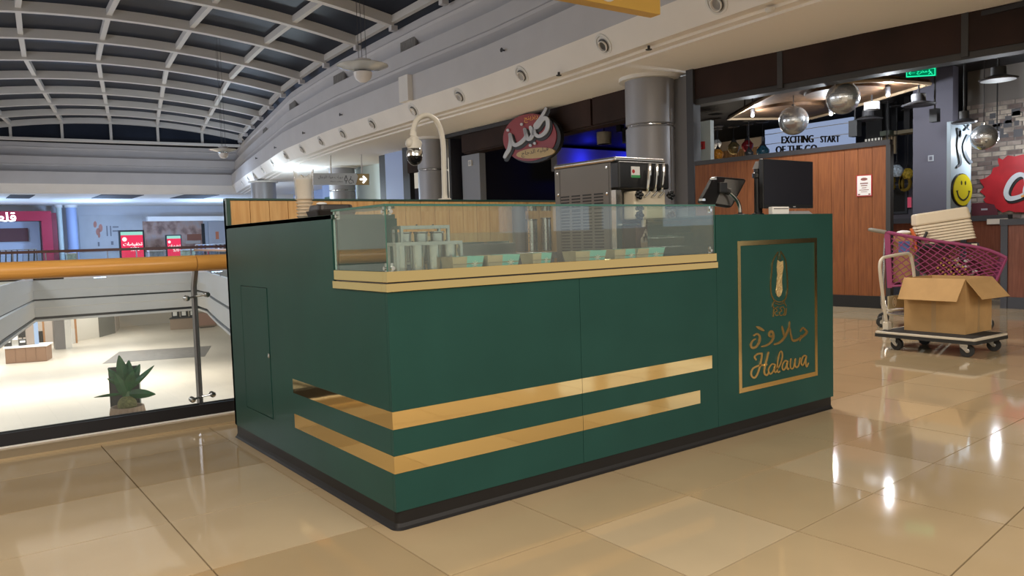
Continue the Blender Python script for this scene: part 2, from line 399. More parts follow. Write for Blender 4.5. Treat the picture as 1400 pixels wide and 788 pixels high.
# end lunette with mullions
y = ribs_y[-1]; mb = MB()
P = [arch(i/NT, y)+Vector((0, .10, 0)) for i in range(NT+1)]
base = [Vector((p.x, p.y, 5.86)) for p in P]
mb.strip(P, base); mb.strip([p+Vector((0, .05, 0)) for p in P], [p+Vector((0, .05, 0)) for p in base])
lun = struct(mb.build('window_2', m_pane))
for t in purl_t[1:-1]:
    p = arch(t, y); box('mullion', m_rib, lun, p.x-.05, p.y, 5.86, p.x+.05, p.y+.09, p.z-.02)
a, b = arch(0, y), arch(1, y)
mb = MB(); mb.hexa([Vector((a.x, a.y-.1, 5.80)), Vector((a.x, a.y+.2, 5.80)), Vector((b.x, b.y+.2, 5.80)), Vector((b.x, b.y-.1, 5.80))],
                   [Vector((a.x, a.y-.1, 5.90)), Vector((a.x, a.y+.2, 5.90)), Vector((b.x, b.y+.2, 5.90)), Vector((b.x, b.y-.1, 5.90))]); mb.build('sill', m_rib, lun)
# roof slab behind lunette
mb = MB(); mb.box(-22, 35.6, 6.3, 25, 58, 6.5); struct(mb.build('trim_9', m_plastergrey))

# ---- louvred vents in the upper fascia step
m_vent = mat('vent_grille', (.30, .29, .28), .6)
for i, (u, v) in enumerate(((548, 62), (448, 120), (387, 156), (350, 184))):
    lo, hi = (5.93, 6.15) if 0 else (5.48, 5.78)
    yv = at(u, v, 'x', 7.55+(0 if i < 2 else .5 if i == 2 else 1.6)).y
    t = thing('vent', ['grey louvred vent nearest the camera in the upper fascia', 'grey louvred vent second along the upper fascia', 'grey louvred vent third along the upper fascia', 'small grey louvred vent furthest along the upper fascia'][i], 'vent', (Bx(yv)+.43, yv, lo), -math.atan((Bx(yv+1)-Bx(yv-1))/2), 'vents along the atrium fascia')
    w = .36 if i == 0 else .40
    MB().box(-.03, -w, 0, .02, w, hi-lo).build('frame', m_vent, t)
    for k in range(10):
        yy = -w+.03+k*(2*w-.06)/9.6; MB().box(-.045, yy, .02, -.02, yy+.035, hi-lo-.02).build('slat', m_groove if 0 else m_vent, t)

# ---- round adjustable downlights in the sloping band
m_lampin = mat('lamp_inside', (.10, .095, .09), .5)
LIGHTS = [(980, 10), (825, 60), (713, 98), (628, 127), (565, 148), (509, 172.5), (468.6, 186), (439, 196), (413, 205.5), (391, 215), (373.5, 224), (359.5, 231), (348, 237), (340, 243.5), (331.6, 248)]
ordn = ['first', 'second', 'third', 'fourth', 'fifth', 'sixth', 'seventh', 'eighth', 'ninth', 'tenth', 'eleventh', 'twelfth', 'thirteenth', 'fourteenth', 'fifteenth', 'sixteenth', 'seventeenth', 'eighteenth']
def on_band(u, v, zc=4.03, off=.105):
    d = ray(u, v); lo, hi = 2., 70.
    for i in range(60):
        mid = (lo+hi)/2; p = CAM+d*mid
        if p.x > Bx(p.y)+off: hi = mid
        else: lo = mid
    return CAM+d*lo
proto_dl = None
for i, (u, v) in enumerate(LIGHTS):
    p = on_band(u, v); p.z = 4.03; p.x = Bx(p.y)+.107
    sl = (Bx(p.y+.6)-Bx(p.y-.6))/1.2
    lab = f'round white recessed downlight, {ordn[i]} from the camera along the sloping ceiling band'
    if i == 0:
        proto_dl = t = thing('downlight', lab, 'ceiling light', p, -math.atan(sl), 'downlights along the atrium edge')
        T = Matrix.Rotation(-math.atan2(.35, .22)+0*PI, 4, 'Y').to_3x3()   # z axis -> into the room
        T = (Vector((-.847, 0, -.532))).to_track_quat('Z', 'Y').to_matrix()
        MB().lathe([(.165, -.005), (.165, .012), (.135, .018), (.128, .0)], n=24, tf=T).build('trim_ring', m_white, t)
        MB().lathe([(.128, -.002), (.118, -.03), (.12, .003), (.128, .004)], n=24, tf=T).build('reflector', m_chrome if 0 else m_white, t)
        MB().lathe([(.001, .004), (.1, .006), (.105, .004)], (-.0, 0, -.018), 20, T).build('lamp_well', m_lampin, t)
        MB().lathe([(.082, .0), (.088, .03), (.076, .032), (.07, .0)], (-.004, 0, -.028), 20, T).build('gimbal_ring', m_plaster, t)
    else: dup(proto_dl, p, -math.atan(sl), lab)

# ---- small black sprinklers
for i, (u, v) in enumerate(((690, 69), (558, 121), (468, 157), (417, 182), (378, 202), (352, 216.5))):
    p = on_band(u, v, off=0)
    t = thing('sprinkler', f'tiny dark sprinkler head on the grey fascia, {ordn[i]} from the camera', 'sprinkler', (p.x-.005, p.y, p.z), 0, 'sprinklers on the atrium fascia')
    MB().cyl((0, 0, 0), (-.06, 0, 0), .014, 8).build('stem', m_dark, t)
    MB().lathe([(.001, 0), (.04, .002), (.042, .01), (.001, .012)], (-.06, 0, 0), 10, Vector((-1, 0, 0)).to_track_quat('Z', 'Y').to_matrix()).build('deflector', m_dark, t)
for i, (u, v) in enumerate(((887, 66.5), (764, 102), (1053, 13))):
    p = at(u, v, 'z', 3.82)
    t = thing('sprinkler' if i < 2 else 'smoke_detector', ['dark pendent sprinkler beside the column top, in the soffit slot', 'dark pendent sprinkler above the red oval sign, in the soffit slot', 'small white smoke detector on the soffit near the brown fascia'][i], 'sprinkler' if i < 2 else 'detector', (p.x, p.y, 3.86 if i < 2 else 3.835))
    if i < 2:
        MB().cyl((0, 0, 0), (0, 0, -.05), .02, 8).build('stem', m_dark, t); MB().lathe([(.001, -.05), (.05, -.05), (.045, -.06), (.001, -.062)], n=12).build('deflector', m_dark, t)
    else:
        MB().lathe([(.06, 0), (.06, -.03), (.04, -.05), (.001, -.055)], n=16).build('body', m_white, t)

# ================================================================== FLOOR
void_r = lambda y: Bx(y)-1.6
mb = MB()
mb.box(-14, -9, -.14, 24, 2.33, -.012)
N = 24
for i in range(N):
    ya, yb = 2.33+i*(38.9-2.33)/N, 2.33+(i+1)*(38.9-2.33)/N
    b = [Vector((void_r(ya)+.05, ya, -.14)), Vector((24, ya, -.14)), Vector((24, yb, -.14)), Vector((void_r(yb)+.05, yb, -.14))]
    mb.hexa(b, [p+Vector((0, 0, .128)) for p in b])
mb.box(-22, 38.9, -.14, 24, 60, -.012)
m_tile = []
for i, (c, s_) in enumerate((((.42, .315, .185), 1), ((.475, .37, .235), 1), ((.375, .275, .155), 1))):
    m_tile.append(mat(f'floor_tile_{i}', c, .055, var=.05, vscale=2.2, spec=.5))
m_grout = mat('grout', (.06, .042, .025), .8)
floor = struct(mb.build('floor', m_grout))
XL = [-.061+.6*k for k in range(-6, 18)]
YL = [2.332, 1.9, 1.307, .714, .121, -.472]
def tile(poly, mi):
    c = sum(poly, Vector())/len(poly); g = .0028
    q = []
    for p in poly:
        d = c-p; q.append(p+Vector((math.copysign(min(g, abs(d.x)), d.x), math.copysign(min(g, abs(d.y)), d.y), 0)))
    mb = MB(); mb.hexa([p+Vector((0, 0, -.012)) for p in q], q); return mb.build('tile', m_tile[mi], floor)
ntile = 0
for i, (xa, xb) in enumerate(zip(XL, XL[1:])):
    for j, (ya, yb) in enumerate(zip(YL[1:], YL)):
        if xa > .05 and xb < 3.0 and ya > .3: continue
        if xa < -.05 and xb < .1: mi = (1, 2, 1, 1, 2)[j]
        else: mi = 0 if random.random() < .75 else 1
        if j == 0 and xa < 0: mi = 0
        tile([Vector((xa, ya, 0)), Vector((xb, ya, 0)), Vector((xb, yb, 0)), Vector((xa, yb, 0))], mi); ntile += 1
rows = [lambda x: -.472, lambda x: -1.008+.051*(x-.934), lambda x: -1.52+.109*(x-1.174), lambda x: -2.04+.165*(x-1.2), lambda x: -2.58+.22*(x-1.2)]
for j in range(4):
    for xa, xb in zip(XL[4:], XL[5:]):
        if xb > 9.6: continue
        sa, sb = -.03+.02*j if j else 0, -.03+.02*(j+1)
        tile([Vector((xa+sb, rows[j+1](xa), 0)), Vector((xb+sb, rows[j+1](xb), 0)), Vector((xb+sa, rows[j](xb), 0)), Vector((xa+sa, rows[j](xa), 0))], random.choice((0, 0, 1))); ntile += 1
for ya, yb in ((2.332, 2.925), (2.925, 3.518), (3.518, 4.11), (4.11, 4.7)):
    for xa, xb in zip(XL, XL[1:]):
        if xa < 5.2: continue
        tile([Vector((xa, ya, 0)), Vector((xb, ya, 0)), Vector((xb, yb, 0)), Vector((xa, yb, 0))], random.choice((0, 1))); ntile += 1
# floor continues behind the camera and further along the gallery (seams too far to part)
mb = MB(); mb.box(-14, -9, -.012, 24, -3.2, -.002); mb.box(-14, -3.2, -.012, -3.7, 2.33, -.002); mb.box(-3.7, -3.2, -.012, -1.3, -.48, -.002)
mb.box(9.5, -3.2, -.012, 24, 2.33, -.002); mb.box(-1.3, -3.2, -.012, 9.5, -2.2, -.0045)
stuff(mb.build('distant_tiles', m_tile[0], floor))
mb = MB()
for i in range(N):
    ya, yb = 4.7+i*(38.9-4.7)/N, 4.7+(i+1)*(38.9-4.7)/N
    b = [Vector((void_r(ya)+.06, ya, -.012)), Vector((24, ya, -.012)), Vector((24, yb, -.012)), Vector((void_r(yb)+.06, yb, -.012))]
    mb.hexa(b, [p+Vector((0, 0, .010)) for p in b])
mb.box(-22, 38.95, -.012, 24, 60, -.002)
stuff(mb.build('distant_tiles', m_tile[0], floor))
# slab edge round the void
VR = [Vector((5.0, 2.62, 0)), Vector((5.05, 4, 0))]+[Vector((void_r(y), y, 0)) for y in (6, 9, 12, 15, 18, 21, 24, 27, 30, 33, 36, 38.6)]
VP = VR+[Vector((2.3, 39.0, 0)), Vector((.45, 29.4, 0)), Vector((-2, 15, 0)), Vector((-4.2, 2.62, 0))]
m_slab = mat('slab_fascia', (.80, .78, .75), .7)
sweep(MB(), VP, [(.1, 0), (-.03, 0), (-.03, -.62), (0, -.64), (0, -1.02)]).build('trim_10', m_slab)
sweep(MB(), VP, [(.1, -1.02), (.1, -1.1)]).build('trim_11', m_groove)
sweep(MB(), VP, [(.1, -1.1), (-.05, -1.1), (-.05, -1.42), (0, -1.45), (.0, -1.84)]).build('trim_12', m_slab)
sweep(MB(), VP, [(.0, -1.84), (.12, -1.84), (.12, -1.96)]).build('trim_13', m_groove)
sweep(MB(), VP, [(.12, -1.96), (-.02, -1.96), (-.02, -2.06), (5, -2.06)]).build('trim_14', m_slab)
for n in range(10, 15): struct(bpy.data.objects[f'trim_{n}'])
# near slab edge under the railing
_o = box('trim_15', m_slab, None, -14, 2.56, -2.0, 5.0, 2.74, -.14); struct(_o)
_o = box('trim_16', m_tile[0], None, -14, 2.333, -.14, 5.0, 2.60, .012); struct(_o)

# ---- ground floor far below
def bricktile(name, c1, c2, sc, rough=.25):
    m = bpy.data.materials.new(name); m.use_nodes = True; nt = m.node_tree; b = nt.nodes['Principled BSDF']
    tc = nt.nodes.new('ShaderNodeTexCoord'); t = nt.nodes.new('ShaderNodeTexBrick'); nt.links.new(tc.outputs['Object'], t.inputs[0])
    t.offset = 0; t.inputs['Scale'].default_value = sc; t.inputs['Color1'].default_value = (*c1, 1); t.inputs['Color2'].default_value = (*c2, 1)
    t.inputs['Mortar'].default_value = (*[c*.8 for c in c1], 1); t.inputs['Mortar Size'].default_value = .008; t.inputs['Brick Width'].default_value = 1; t.inputs['Row Height'].default_value = 1
    nt.links.new(t.outputs[0], b.inputs['Base Color']); b.inputs['Roughness'].default_value = rough; return m
GZ = -5.95
m_gfloor = bricktile('ground_tiles', (.52, .46, .38), (.49, .43, .36), .8, .4)
mb = MB(); mb.box(-24, 0, GZ-.2, 30, 85, GZ); struct(mb.build('floor_2', m_gfloor))
mb = MB(); mb.box(-24, 76, GZ, 30, 76.3, -2.0); struct(mb.build('wall_back', mat('cream_wall', (.55, .50, .44), .7)))
# mosaic mat set in the ground floor
p = [at(u, v, 'z', GZ+.01) for u, v in ((140, 497.5), (280, 487.5), (289, 473), (163, 481))]
mb = MB(); mb.hexa([Vector((q.x, q.y, GZ)) for q in p], p); tag(mb.build('floor_mat', mat('mosaic', (.13, .115, .105), .5, var=.3, vscale=3)), 'dark grey inlaid mat on the floor below, beyond the plant', 'mat')

# ================================================================== SHOP FRONTS ON THE RIGHT
def wallseg(name, pts, z0, z1, m, th=.12, parent=None):
    mb = MB(); n = len(pts)
    P = [Vector((x, y, 0)) for x, y in pts]; Q = [p+Vector((th, 0, 0)) for p in P]
    for a, b, c, d in zip(P, P[1:], Q, Q[1:]):
        mb.hexa([a+Vector((0, 0, z0)), c+Vector((0, 0, z0)), d+Vector((0, 0, z0)), b+Vector((0, 0, z0))], [a+Vector((0, 0, z1)), c+Vector((0, 0, z1)), d+Vector((0, 0, z1)), b+Vector((0, 0, z1))])
    return mb.build(name, m, parent)
FZ0, FZ1 = 3.25, 3.8
wr = struct(wallseg('wall_right', [(10.0, -4), (9.56, .4), (9.24, 2.94), (9.10, 4.45), (8.92, 5.92)], FZ0, FZ1, m_brown, .2))
divs = []
for u, v in ((1068, 100), (1320, 50)):
    d = ray(u, v); best = min((abs((CAM+d*(t/100)).x-Sx((CAM+d*(t/100)).y)), t/100) for t in range(600, 1500)); divs.append((CAM+d*best[1]).y)
ys_ = [5.92]+divs+[-2.2, -4]
for a, b in zip(ys_, ys_[1:]):
    wallseg('panel', [(Sx(a-.04)-.03, a-.04), (Sx((a+b)/2)-.03, (a+b)/2), (Sx(b+.04)-.03, b+.04)], FZ0+.06, FZ1, m_brown, .08, wr)
for y in ys_[1:-1]: box('divider', mat('divider_grey', (.030, .028, .028), .6), wr, Sx(y)-.035, y-.045, FZ0, Sx(y)+.1, y+.045, FZ1)
wallseg('fascia_rail', [(9.98, -4), (9.50, .9), (9.18, 2.94), (9.04, 4.45), (8.86, 5.92)], FZ0-.03, FZ0+.08, MATS['divider_grey'], .25, wr)
box('end_post', m_dark, wr, 8.80, 5.84, .0, 8.98, 5.98, 3.8)
# left shop fascia
wl = struct(wallseg('wall_left', [(Sx(7.3)+.1, 7.3), (Sx(10.27)+.1, 10.27), (Sx(13.6)+.1, 13.6)], FZ0, FZ1, m_brown, .3))
for a, b in ((7.3, 8.6), (8.66, 10.3), (10.36, 13.6)):
    wallseg('panel', [(Sx(a)+.04, a), (Sx(b)+.04, b)], FZ0+.03, FZ1, m_brown, .06, wl)
# columns
m_colu = mat('column_metal', (.31, .31, .33), .45, .35)
def column(x, y, r, label, strip=True):
    t = thing('column', label, 'column', (x, y, 0), 0, 'silver columns along the shops')
    MB().lathe([(r, 0), (r, 2.93), (r-.025, 2.945), (r-.025, 2.985), (r, 3.0), (r, 3.76)], n=40).build('shaft', m_colu, t)
    MB().lathe([(r+.10, 3.74), (r+.10, 3.80), (r, 3.80)], n=40).build('cap_ring', m_white, t)
    MB().lathe([(r-.024, 2.95), (r-.012, 2.96), (r-.012, 2.975), (r-.024, 2.985)], n=40).build('joint_ring', m_chrome, t)
    return t
c1 = column(8.72, 6.72, .42, 'thick silver clad column beside the ice cream machine and brown fascia')
box('corner_strip', m_colu, c1, .25, -.62, 0, .42, -.2, 3.76)
column(9.35, 15.0, .40, 'silver column behind the white camera pole')
column(10.35, 22.8, .45, 'silver column behind the hanging toilet sign')
column(9.9, 29.5, .5, 'pale column furthest along, just right of the paper cups')
# dark shop behind the oval sign
mb = MB()
mb.hexa([Vector(v) for v in ((9.25, 6.95, 0), (16.6, 13.2, 0), (16.5, 13.35, 0), (9.2, 7.1, 0))], [Vector(v) for v in ((9.25, 6.95, 3.8), (16.6, 13.2, 3.8), (16.5, 13.35, 3.8), (9.2, 7.1, 3.8))]); mb.box(9.4, 14.2, 0, 16, 14.3, 3.8); mb.box(16.5, 13.36, 0, 16.6, 14.3, 3.8)
mb.prism([(9.25, 7.12, 3.7), (16.5, 13.4, 3.7), (16.5, 14.3, 3.7), (9.25, 14.3, 3.7)], (0, 0, .09))
struct(mb.build('wall_shop', mat('shop_black', (.02, .02, .024), .6)))
box('trim_17', mat('pilaster_grey', (.27, .29, .34), .6), None, 9.62, at(656, 240, 'x', 9.62).y, 0, 9.8, at(632, 240, 'x', 9.62).y, 3.25)['kind'] = 'structure'
p = at(643, 223, 'x', 9.6)
t = thing('wall_plate', 'small white square plate on the grey pilaster left of the oval sign', 'plate', (9.6, p.y, p.z)); MB().box(-.02, -.07, -.07, .02, .07, .07).build('plate', m_white, t); MB().box(-.024, -.045, -.045, -.019, .045, .045).build('emblem', mat('plate_grey', (.4, .42, .46), .5), t)
point('shop_blue_lamp', (13.6, 13.55, 3.3), 8, (.02, .03, 1), .1)  # assumed source of the blue light in this shop, as is the next
point('shop_blue_lamp', (15.4, 13.55, 3.3), 9, (.02, .03, 1), .1)
# blue-lit bulkhead and ceiling boxes in the dark shop
struct(box('trim_18', mat('pale_bulkhead', (.5, .5, .55), .6), None, 12.7, 13.9, 2.95, 16.3, 14.15, 3.6))
t = thing('drum_lamp', 'pale unlit drum lamp hanging in the blue lit shop ceiling', 'lamp', tuple(at(826, 189, 'x', 11.6)))
MB().lathe([(.17, -.14), (.18, .14), (.16, .14), (.15, -.14)], n=20).build('shade', mat('drum_shade', (.5, .48, .46), .7), t); MB().cyl((0, 0, .1), (0, 0, .6), .012, 6).build('cord', m_dark, t)
for i, (u, v) in enumerate(((856, 185), (848, 176))):
    t = thing('ceiling_speaker', ['black ceiling speaker box beside the drum lamp', 'smaller black box fixed above the ceiling speaker'][i], 'speaker', tuple(at(u, v, 'x', 11.6)))
    MB().box(-.06, -.07, -.18+.1*i, .06, .07, .16-.08*i).build('cabinet', m_blackp, t); MB().cyl((0, 0, .05), (0, 0, .5), .015, 6).build('bracket', m_dark, t)
# further shops: stair panel, brick, pale panels
m_palepan = mat('pale_panel', (.62, .72, .70), .5); m_bluepan = mat('blue_panel', (.36, .46, .74), .5)
m_brickdark = bricktile('dark_bricks', (.16, .12, .115), (.12, .09, .09), 9)
def facade(u0, u1, v, x, z0, z1, m, name, k):
    a, b = at(u0, v, 'x', x), at(u1, v, 'x', x)
    o = MB().box(x, min(a.y, b.y), z0, x+.15, max(a.y, b.y), z1).build(name, m); return struct(o)
box('wall_shop_2', m_brown, None, 9.6, at(592, 230, 'x', 9.6).y, 3.05, 9.75, at(557, 230, 'x', 9.6).y, 3.8)['kind'] = 'structure'
facade(558, 592, 240, 10.4, 0, 2.7, m_brickdark, 'wall_shop_3', 0)
facade(574, 583, 240, 9.65, 0, 2.6, m_dark, 'trim_19', 0); facade(551, 560, 240, 9.65, 0, 3.8, m_dark, 'trim_20', 0)
facade(527, 551, 240, 9.9, 0, 3.8, m_bluepan, 'wall_shop_4', 0); facade(519, 527, 240, 9.95, 0, 3.8, m_dark, 'trim_21', 0)
facade(486, 519, 240, 11.0, 0, 3.8, m_palepan, 'wall_shop_5', 0); facade(440, 486, 245, 13.2, 0, 3.8, m_bluepan, 'wall_shop_6', 0)
struct(wallseg('wall_shop_7', [(13.6, 28), (14.5, 38)], 0, 3.8, m_bluepan))
# dark green pier seen under the sign
p = at(452, 272, 'x', 10.8); mb = MB()
t = thing('green_pier', 'dark green tapering pier seen below the hanging toilet sign', 'pier', (p.x, p.y, 0))
mb.prism([(0, -.9, 0), (0, 1.0, 0), (0, .55, 2.9), (0, -.2, 2.9)], (.3, 0, 0)); mb.build('body', m_green, t)
MB().prism([(-.02, -.75, 0), (-.02, .2, 0), (-.02, .1, 2.6), (-.02, -.15, 2.6)], (.02, 0, 0)).build('dark_face', m_blackp, t)
# ================================================================== KIOSK
LX, LY, HC, HB, HT, HP, XP, HG, YS = 3.064, 1.974, 1.239, 1.396, .927, 1.207, 1.945, .0725, .4677
K = thing('dessert_kiosk', 'dark green dessert kiosk with gold stripes and lettered sign panel on beige tiles', 'kiosk')
def kb(name, m, x0, y0, z0, x1, y1, z1, bevel=0, parent=None): return MB().box(x0, y0, z0, x1, y1, z1).build(name, m, parent or K, bevel)
# flared vinyl plinth
mb = MB(); pth = [Vector((.004, LY-.02, 0)), Vector((.004, .004, 0)), Vector((LX-.022, .004, 0)), Vector((LX-.022, LY-.02, 0))]
sweep(mb, pth, [(0, HG+.005), (0, .022), (.008, .008), (.022, .0), (-.05, 0)]) if 0 else None
pth2 = list(pth)
def inset(o):   # outline of the plinth pushed outwards by o
    return [Vector((.004-o, LY-.02, 0)), Vector((.004-o+.012, .004-o, 0)), Vector((.004-o, .004-o+.012, 0))]
lv = [(.0, HG+.004), (.0, .024), (.006, .01), (.016, .001)]
rings = []
for o, z in lv:
    r = .025+o
    ol = [Vector((.004-o, LY-.02, z))]
    for k in range(7):
        a = PI+PI/2*k/6; ol.append(Vector((.004-o+r+r*math.cos(a), .004-o+r+r*math.sin(a), z)))
    ol += [Vector((LX-.022, .004-o, z)), Vector((LX-.022, LY-.02, z))]
    rings.append(ol)
for a, b in zip(rings, rings[1:]): mb.strip(a, b)
mb.add(rings[0], [tuple(range(len(rings[0])))])
mb.smooth = True; mb.build('plinth', m_black, K)
# front panels with a hairline seam, the taller sign panel at the right
XS = .905
XS = at(795, 500, 'y', 0).x
kb('front_panel', m_green, .0, 0, HG, XS-.001, .02, HT, .0012)
kb('front_panel', m_green, XS+.001, 0, HG, XP-.001, .02, HT, .0012)
sg = kb('sign_panel', m_green, XP+.001, 0, HG, LX, .02, HP, .0012)
# left side: L shaped panel with a service hatch
mb = MB(); x1 = .02; H0, H1, Hz0, Hz1 = 1.308, 1.74, .212, .90
mb.box(0, .0, HG, x1, YS, HT); mb.box(0, YS, HG, x1, H0, HC); mb.box(0, H0, HG, x1, H1, Hz0); mb.box(0, H0, Hz1, x1, H1, HC); mb.box(0, H1, HG, x1, LY, HC)
lp = mb.build('side_panel', m_green, K)
lp.data.transform(Matrix.Translation((0, .0205, 0)) @ Matrix.Diagonal((1, (LY-.0205)/LY, 1, 1)))
kb('hatch_backing', m_blackp, .018, H0-.05, Hz0-.05, .024, H1+.07, Hz1+.05)
ht = kb('hatch_door', m_green, .001, H0+.024, Hz0+.003, .017, H1+.016, Hz1-.003, .001)
p = at(369, 487, 'x', 0)
MB().lathe([(.012, 0), (.012, .004), (.008, .006), (.001, .006)], (0, p.y+.008, p.z), 12, Vector((-1, 0, 0)).to_track_quat('Z', 'Y').to_matrix()).build('lock', m_chrome, ht)
# back wall with wooden lining, green cap, and the left counter
kb('back_wall', m_green, 0, 1.945, HG, LX, LY, HB-.012)
kb('back_cap', m_greenedge, 0, 1.92, HB-.012, LX, LY+.004, HB)
kb('end_edge', m_greenedge, 0, 1.918, HC-.02, .022, LY+.003, HB-.012)
xw = .024; i = 0
while xw < LX-.12:
    kb('lining_board', m_kwood, xw, 1.926, .86, xw+.112, 1.944, HB-.013, .0012); xw += .1145; i += 1
kb('side_counter', m_greenedge, 0, YS+.004, HC-.018, .30, 1.925, HC+.001, .001)
kb('counter_inner', m_kwood, .28, YS+.004, HG, .30, 1.925, HC-.018)
kb('counter_end', m_green, .02, YS-.012, HG, .30, YS+.004, HC-.018)
# right counter block, right side and inner work top
kb('right_side', m_green, LX-.02, .021, HG, LX, LY-.03, HP, .001)
kb('pay_counter', m_greenedge, XP+.001, .02, HP-.02, LX-.02, .487, HP, .001)
kb('block_side', m_green, XP, .021, HG, XP+.018, .487, HP-.021)
kb('block_back', m_green, XP+.02, .469, HG, LX-.021, .487, HP-.021)
kb('inner_floor', m_black, .03, .03, HG, LX-.03, 1.92, HG+.006)
# gold bands under the glass
def band(name, z0, z1, pr):
    a = kb(name, m_gold, -pr, -pr, z0, XP+.003, .03, z1, .001)
    b = kb(name, m_gold, -pr, .0305, z0, .03, YS+.012, z1, .001)
    return a
band('upper_trim', .963, 1.004, .001)
band('lower_trim', HT, .958, .009)
kb('trim_gap', m_blackp, .004, .004, .955, XP, .03, .965); kb('trim_gap', m_blackp, .004, .031, .955, .03, YS, .965)
m_deck = mat('deck_steel', (.55, .53, .50), .3, .8)
kb('display_deck', m_deck, .03, .03, .955, XP, YS, .985)
# stripes
for (za, zb, e) in ((.397, .466, 1.896), (.2245, .2935, 1.796)):
    kb('stripe', m_gold, -.0022, -.0022, za, XS-.001, .0, zb)
    kb('stripe', m_gold, XS+.001, -.0022, za, e, .0, zb)
    kb('stripe', m_gold, -.0022, .0003, za, .0, 1.0155, zb)
# ---- sign panel: frame, almond emblem, year, arabic name, latin script
fx0, fx1, fz0, fz1 = 2.122, 2.887, .228, 1.063; w = .026
mb = MB()
F = lambda x0, z0, x1, z1: mb.box(x0, -.003, z0, x1, .0, z1)
F(fx0, fz0, fx1, fz0+w); F(fx0, fz1-w, fx1, fz1); F(fx0, fz0+w, fx0+w, fz1-w); F(fx1-w, fz0+w, fx1, fz1-w)
mb.build('sign_frame', m_goldsign, sg)
Z1 = lambda x, y: at(1010+x/6.567, 320+y/6.567, 'y', -.0002)
Z2 = lambda x, y: at(1010+x/6.567, 430+y/6.567, 'y', -.0002)
D = (0, -.003, 0)
m_goldrough = mat('gold_rough', (.80, .60, .30), .38, 1, bump=.8, bscale=160)
mb = MB()
stroke(mb, [(350, 165), (322, 205), (300, 260), (292, 350), (284, 440), (288, 530), (312, 590), (360, 612), (408, 592), (432, 520), (434, 430), (428, 330), (418, 240), (398, 195), (374, 158)], 11, Z1, D)
stroke(mb, [(318, 600), (306, 620), (300, 655)], 9, Z1, D); stroke(mb, [(404, 598), (408, 620), (422, 645)], 9, Z1, D)
stroke(mb, [(322, 622), (362, 636), (404, 618)], 7, Z1, D); stroke(mb, [(345, 165), (350, 200), (352, 235)], 7, Z1, D); stroke(mb, [(376, 160), (368, 200), (372, 230)], 7, Z1, D)
mb.build('emblem_outline', m_goldsign, sg)
mb = MB(); mass = [(346, 236), (372, 250), (394, 240), (398, 300), (386, 380), (384, 440), (390, 500), (378, 548), (358, 568), (340, 556), (330, 520), (336, 440), (344, 380), (340, 300)]
pts = [Z1(*q) for q in mass]; c = sum(pts, Vector())/len(pts)
mb.prism(pts, D); mb.build('emblem_core', m_goldrough, sg)
mb = MB()
stroke(mb, [(303, 652), (312, 668), (306, 740)], 11, Z1, D)
for ox in (0, 40): stroke(mb, [(348+ox, 655), (325+ox, 668), (342+ox, 688), (322+ox, 706), (328+ox, 730), (350+ox, 728)], 9, Z1, D)
stroke(mb, [(395, 655), (410, 690), (400, 728), (418, 722), (424, 668)], 9, Z1, D)
mb.build('emblem_year', m_goldsign, sg)
mb = MB()
stroke(mb, [(150, 108), (190, 128), (222, 146)], 26, Z2, D, taper=(.15, .5))
stroke(mb, [(132, 190), (160, 176), (184, 198), (180, 246), (152, 290), (116, 300), (106, 272), (122, 236), (146, 222)], 22, Z2, D, taper=(.7, .6))
stroke(mb, [(300, 200), (270, 192), (276, 160), (296, 156), (308, 190), (294, 238), (250, 276), (202, 290)], 23, Z2, D, taper=(.8, .6))
stroke(mb, [(455, 62), (446, 122), (412, 198), (366, 250), (316, 270)], 23, Z2, D, taper=(.3, .7)); stroke(mb, [(384, 104), (394, 146), (402, 186)], 20, Z2, D, taper=(.3, .8))
stroke(mb, [(456, 128), (466, 190), (486, 236), (540, 218), (596, 176), (606, 152), (572, 122), (550, 152)], 22, Z2, D, taper=(.6, .6)); stroke(mb, [(556, 190), (544, 242)], 16, Z2, D, taper=(.8, .4))
mb.build('arabic_name', m_goldsign, sg)
mb = MB(); ww = 17; kk_ = 0
for s_ in ([(205, 352), (165, 356), (138, 382), (150, 405)], [(205, 352), (196, 420), (182, 480), (164, 535), (140, 568), (116, 560), (107, 528), (122, 488), (162, 465), (208, 456), (246, 450)],
           [(262, 342), (243, 420), (227, 490), (226, 530), (246, 546), (268, 522)],
           [(322, 452), (296, 446), (272, 472), (262, 512), (278, 536), (304, 510), (322, 460)], [(322, 455), (315, 500), (321, 522), (333, 512)],
           [(340, 490), (366, 450), (386, 385), (382, 338), (366, 338), (350, 390), (341, 455), (340, 505), (349, 520), (362, 512)],
           [(434, 424), (412, 416), (392, 440), (384, 478), (396, 500), (416, 476), (434, 428)], [(434, 424), (428, 466), (433, 494), (443, 486)],
           [(462, 400), (456, 445), (460, 480), (474, 488), (490, 466), (502, 400)], [(502, 400), (498, 440), (504, 470), (518, 474), (534, 450), (544, 392)],
           [(600, 376), (580, 370), (562, 394), (554, 434), (564, 458), (582, 434), (600, 382)], [(600, 380), (594, 430), (602, 470), (618, 440)]):
    kk_ = kk_+.07; stroke(mb, s_, ww if kk_ < .24 or len(s_) == 9 else 13.5, Z2, D, 4, lift=kk_)
mb.build('latin_name', m_goldsign, sg)

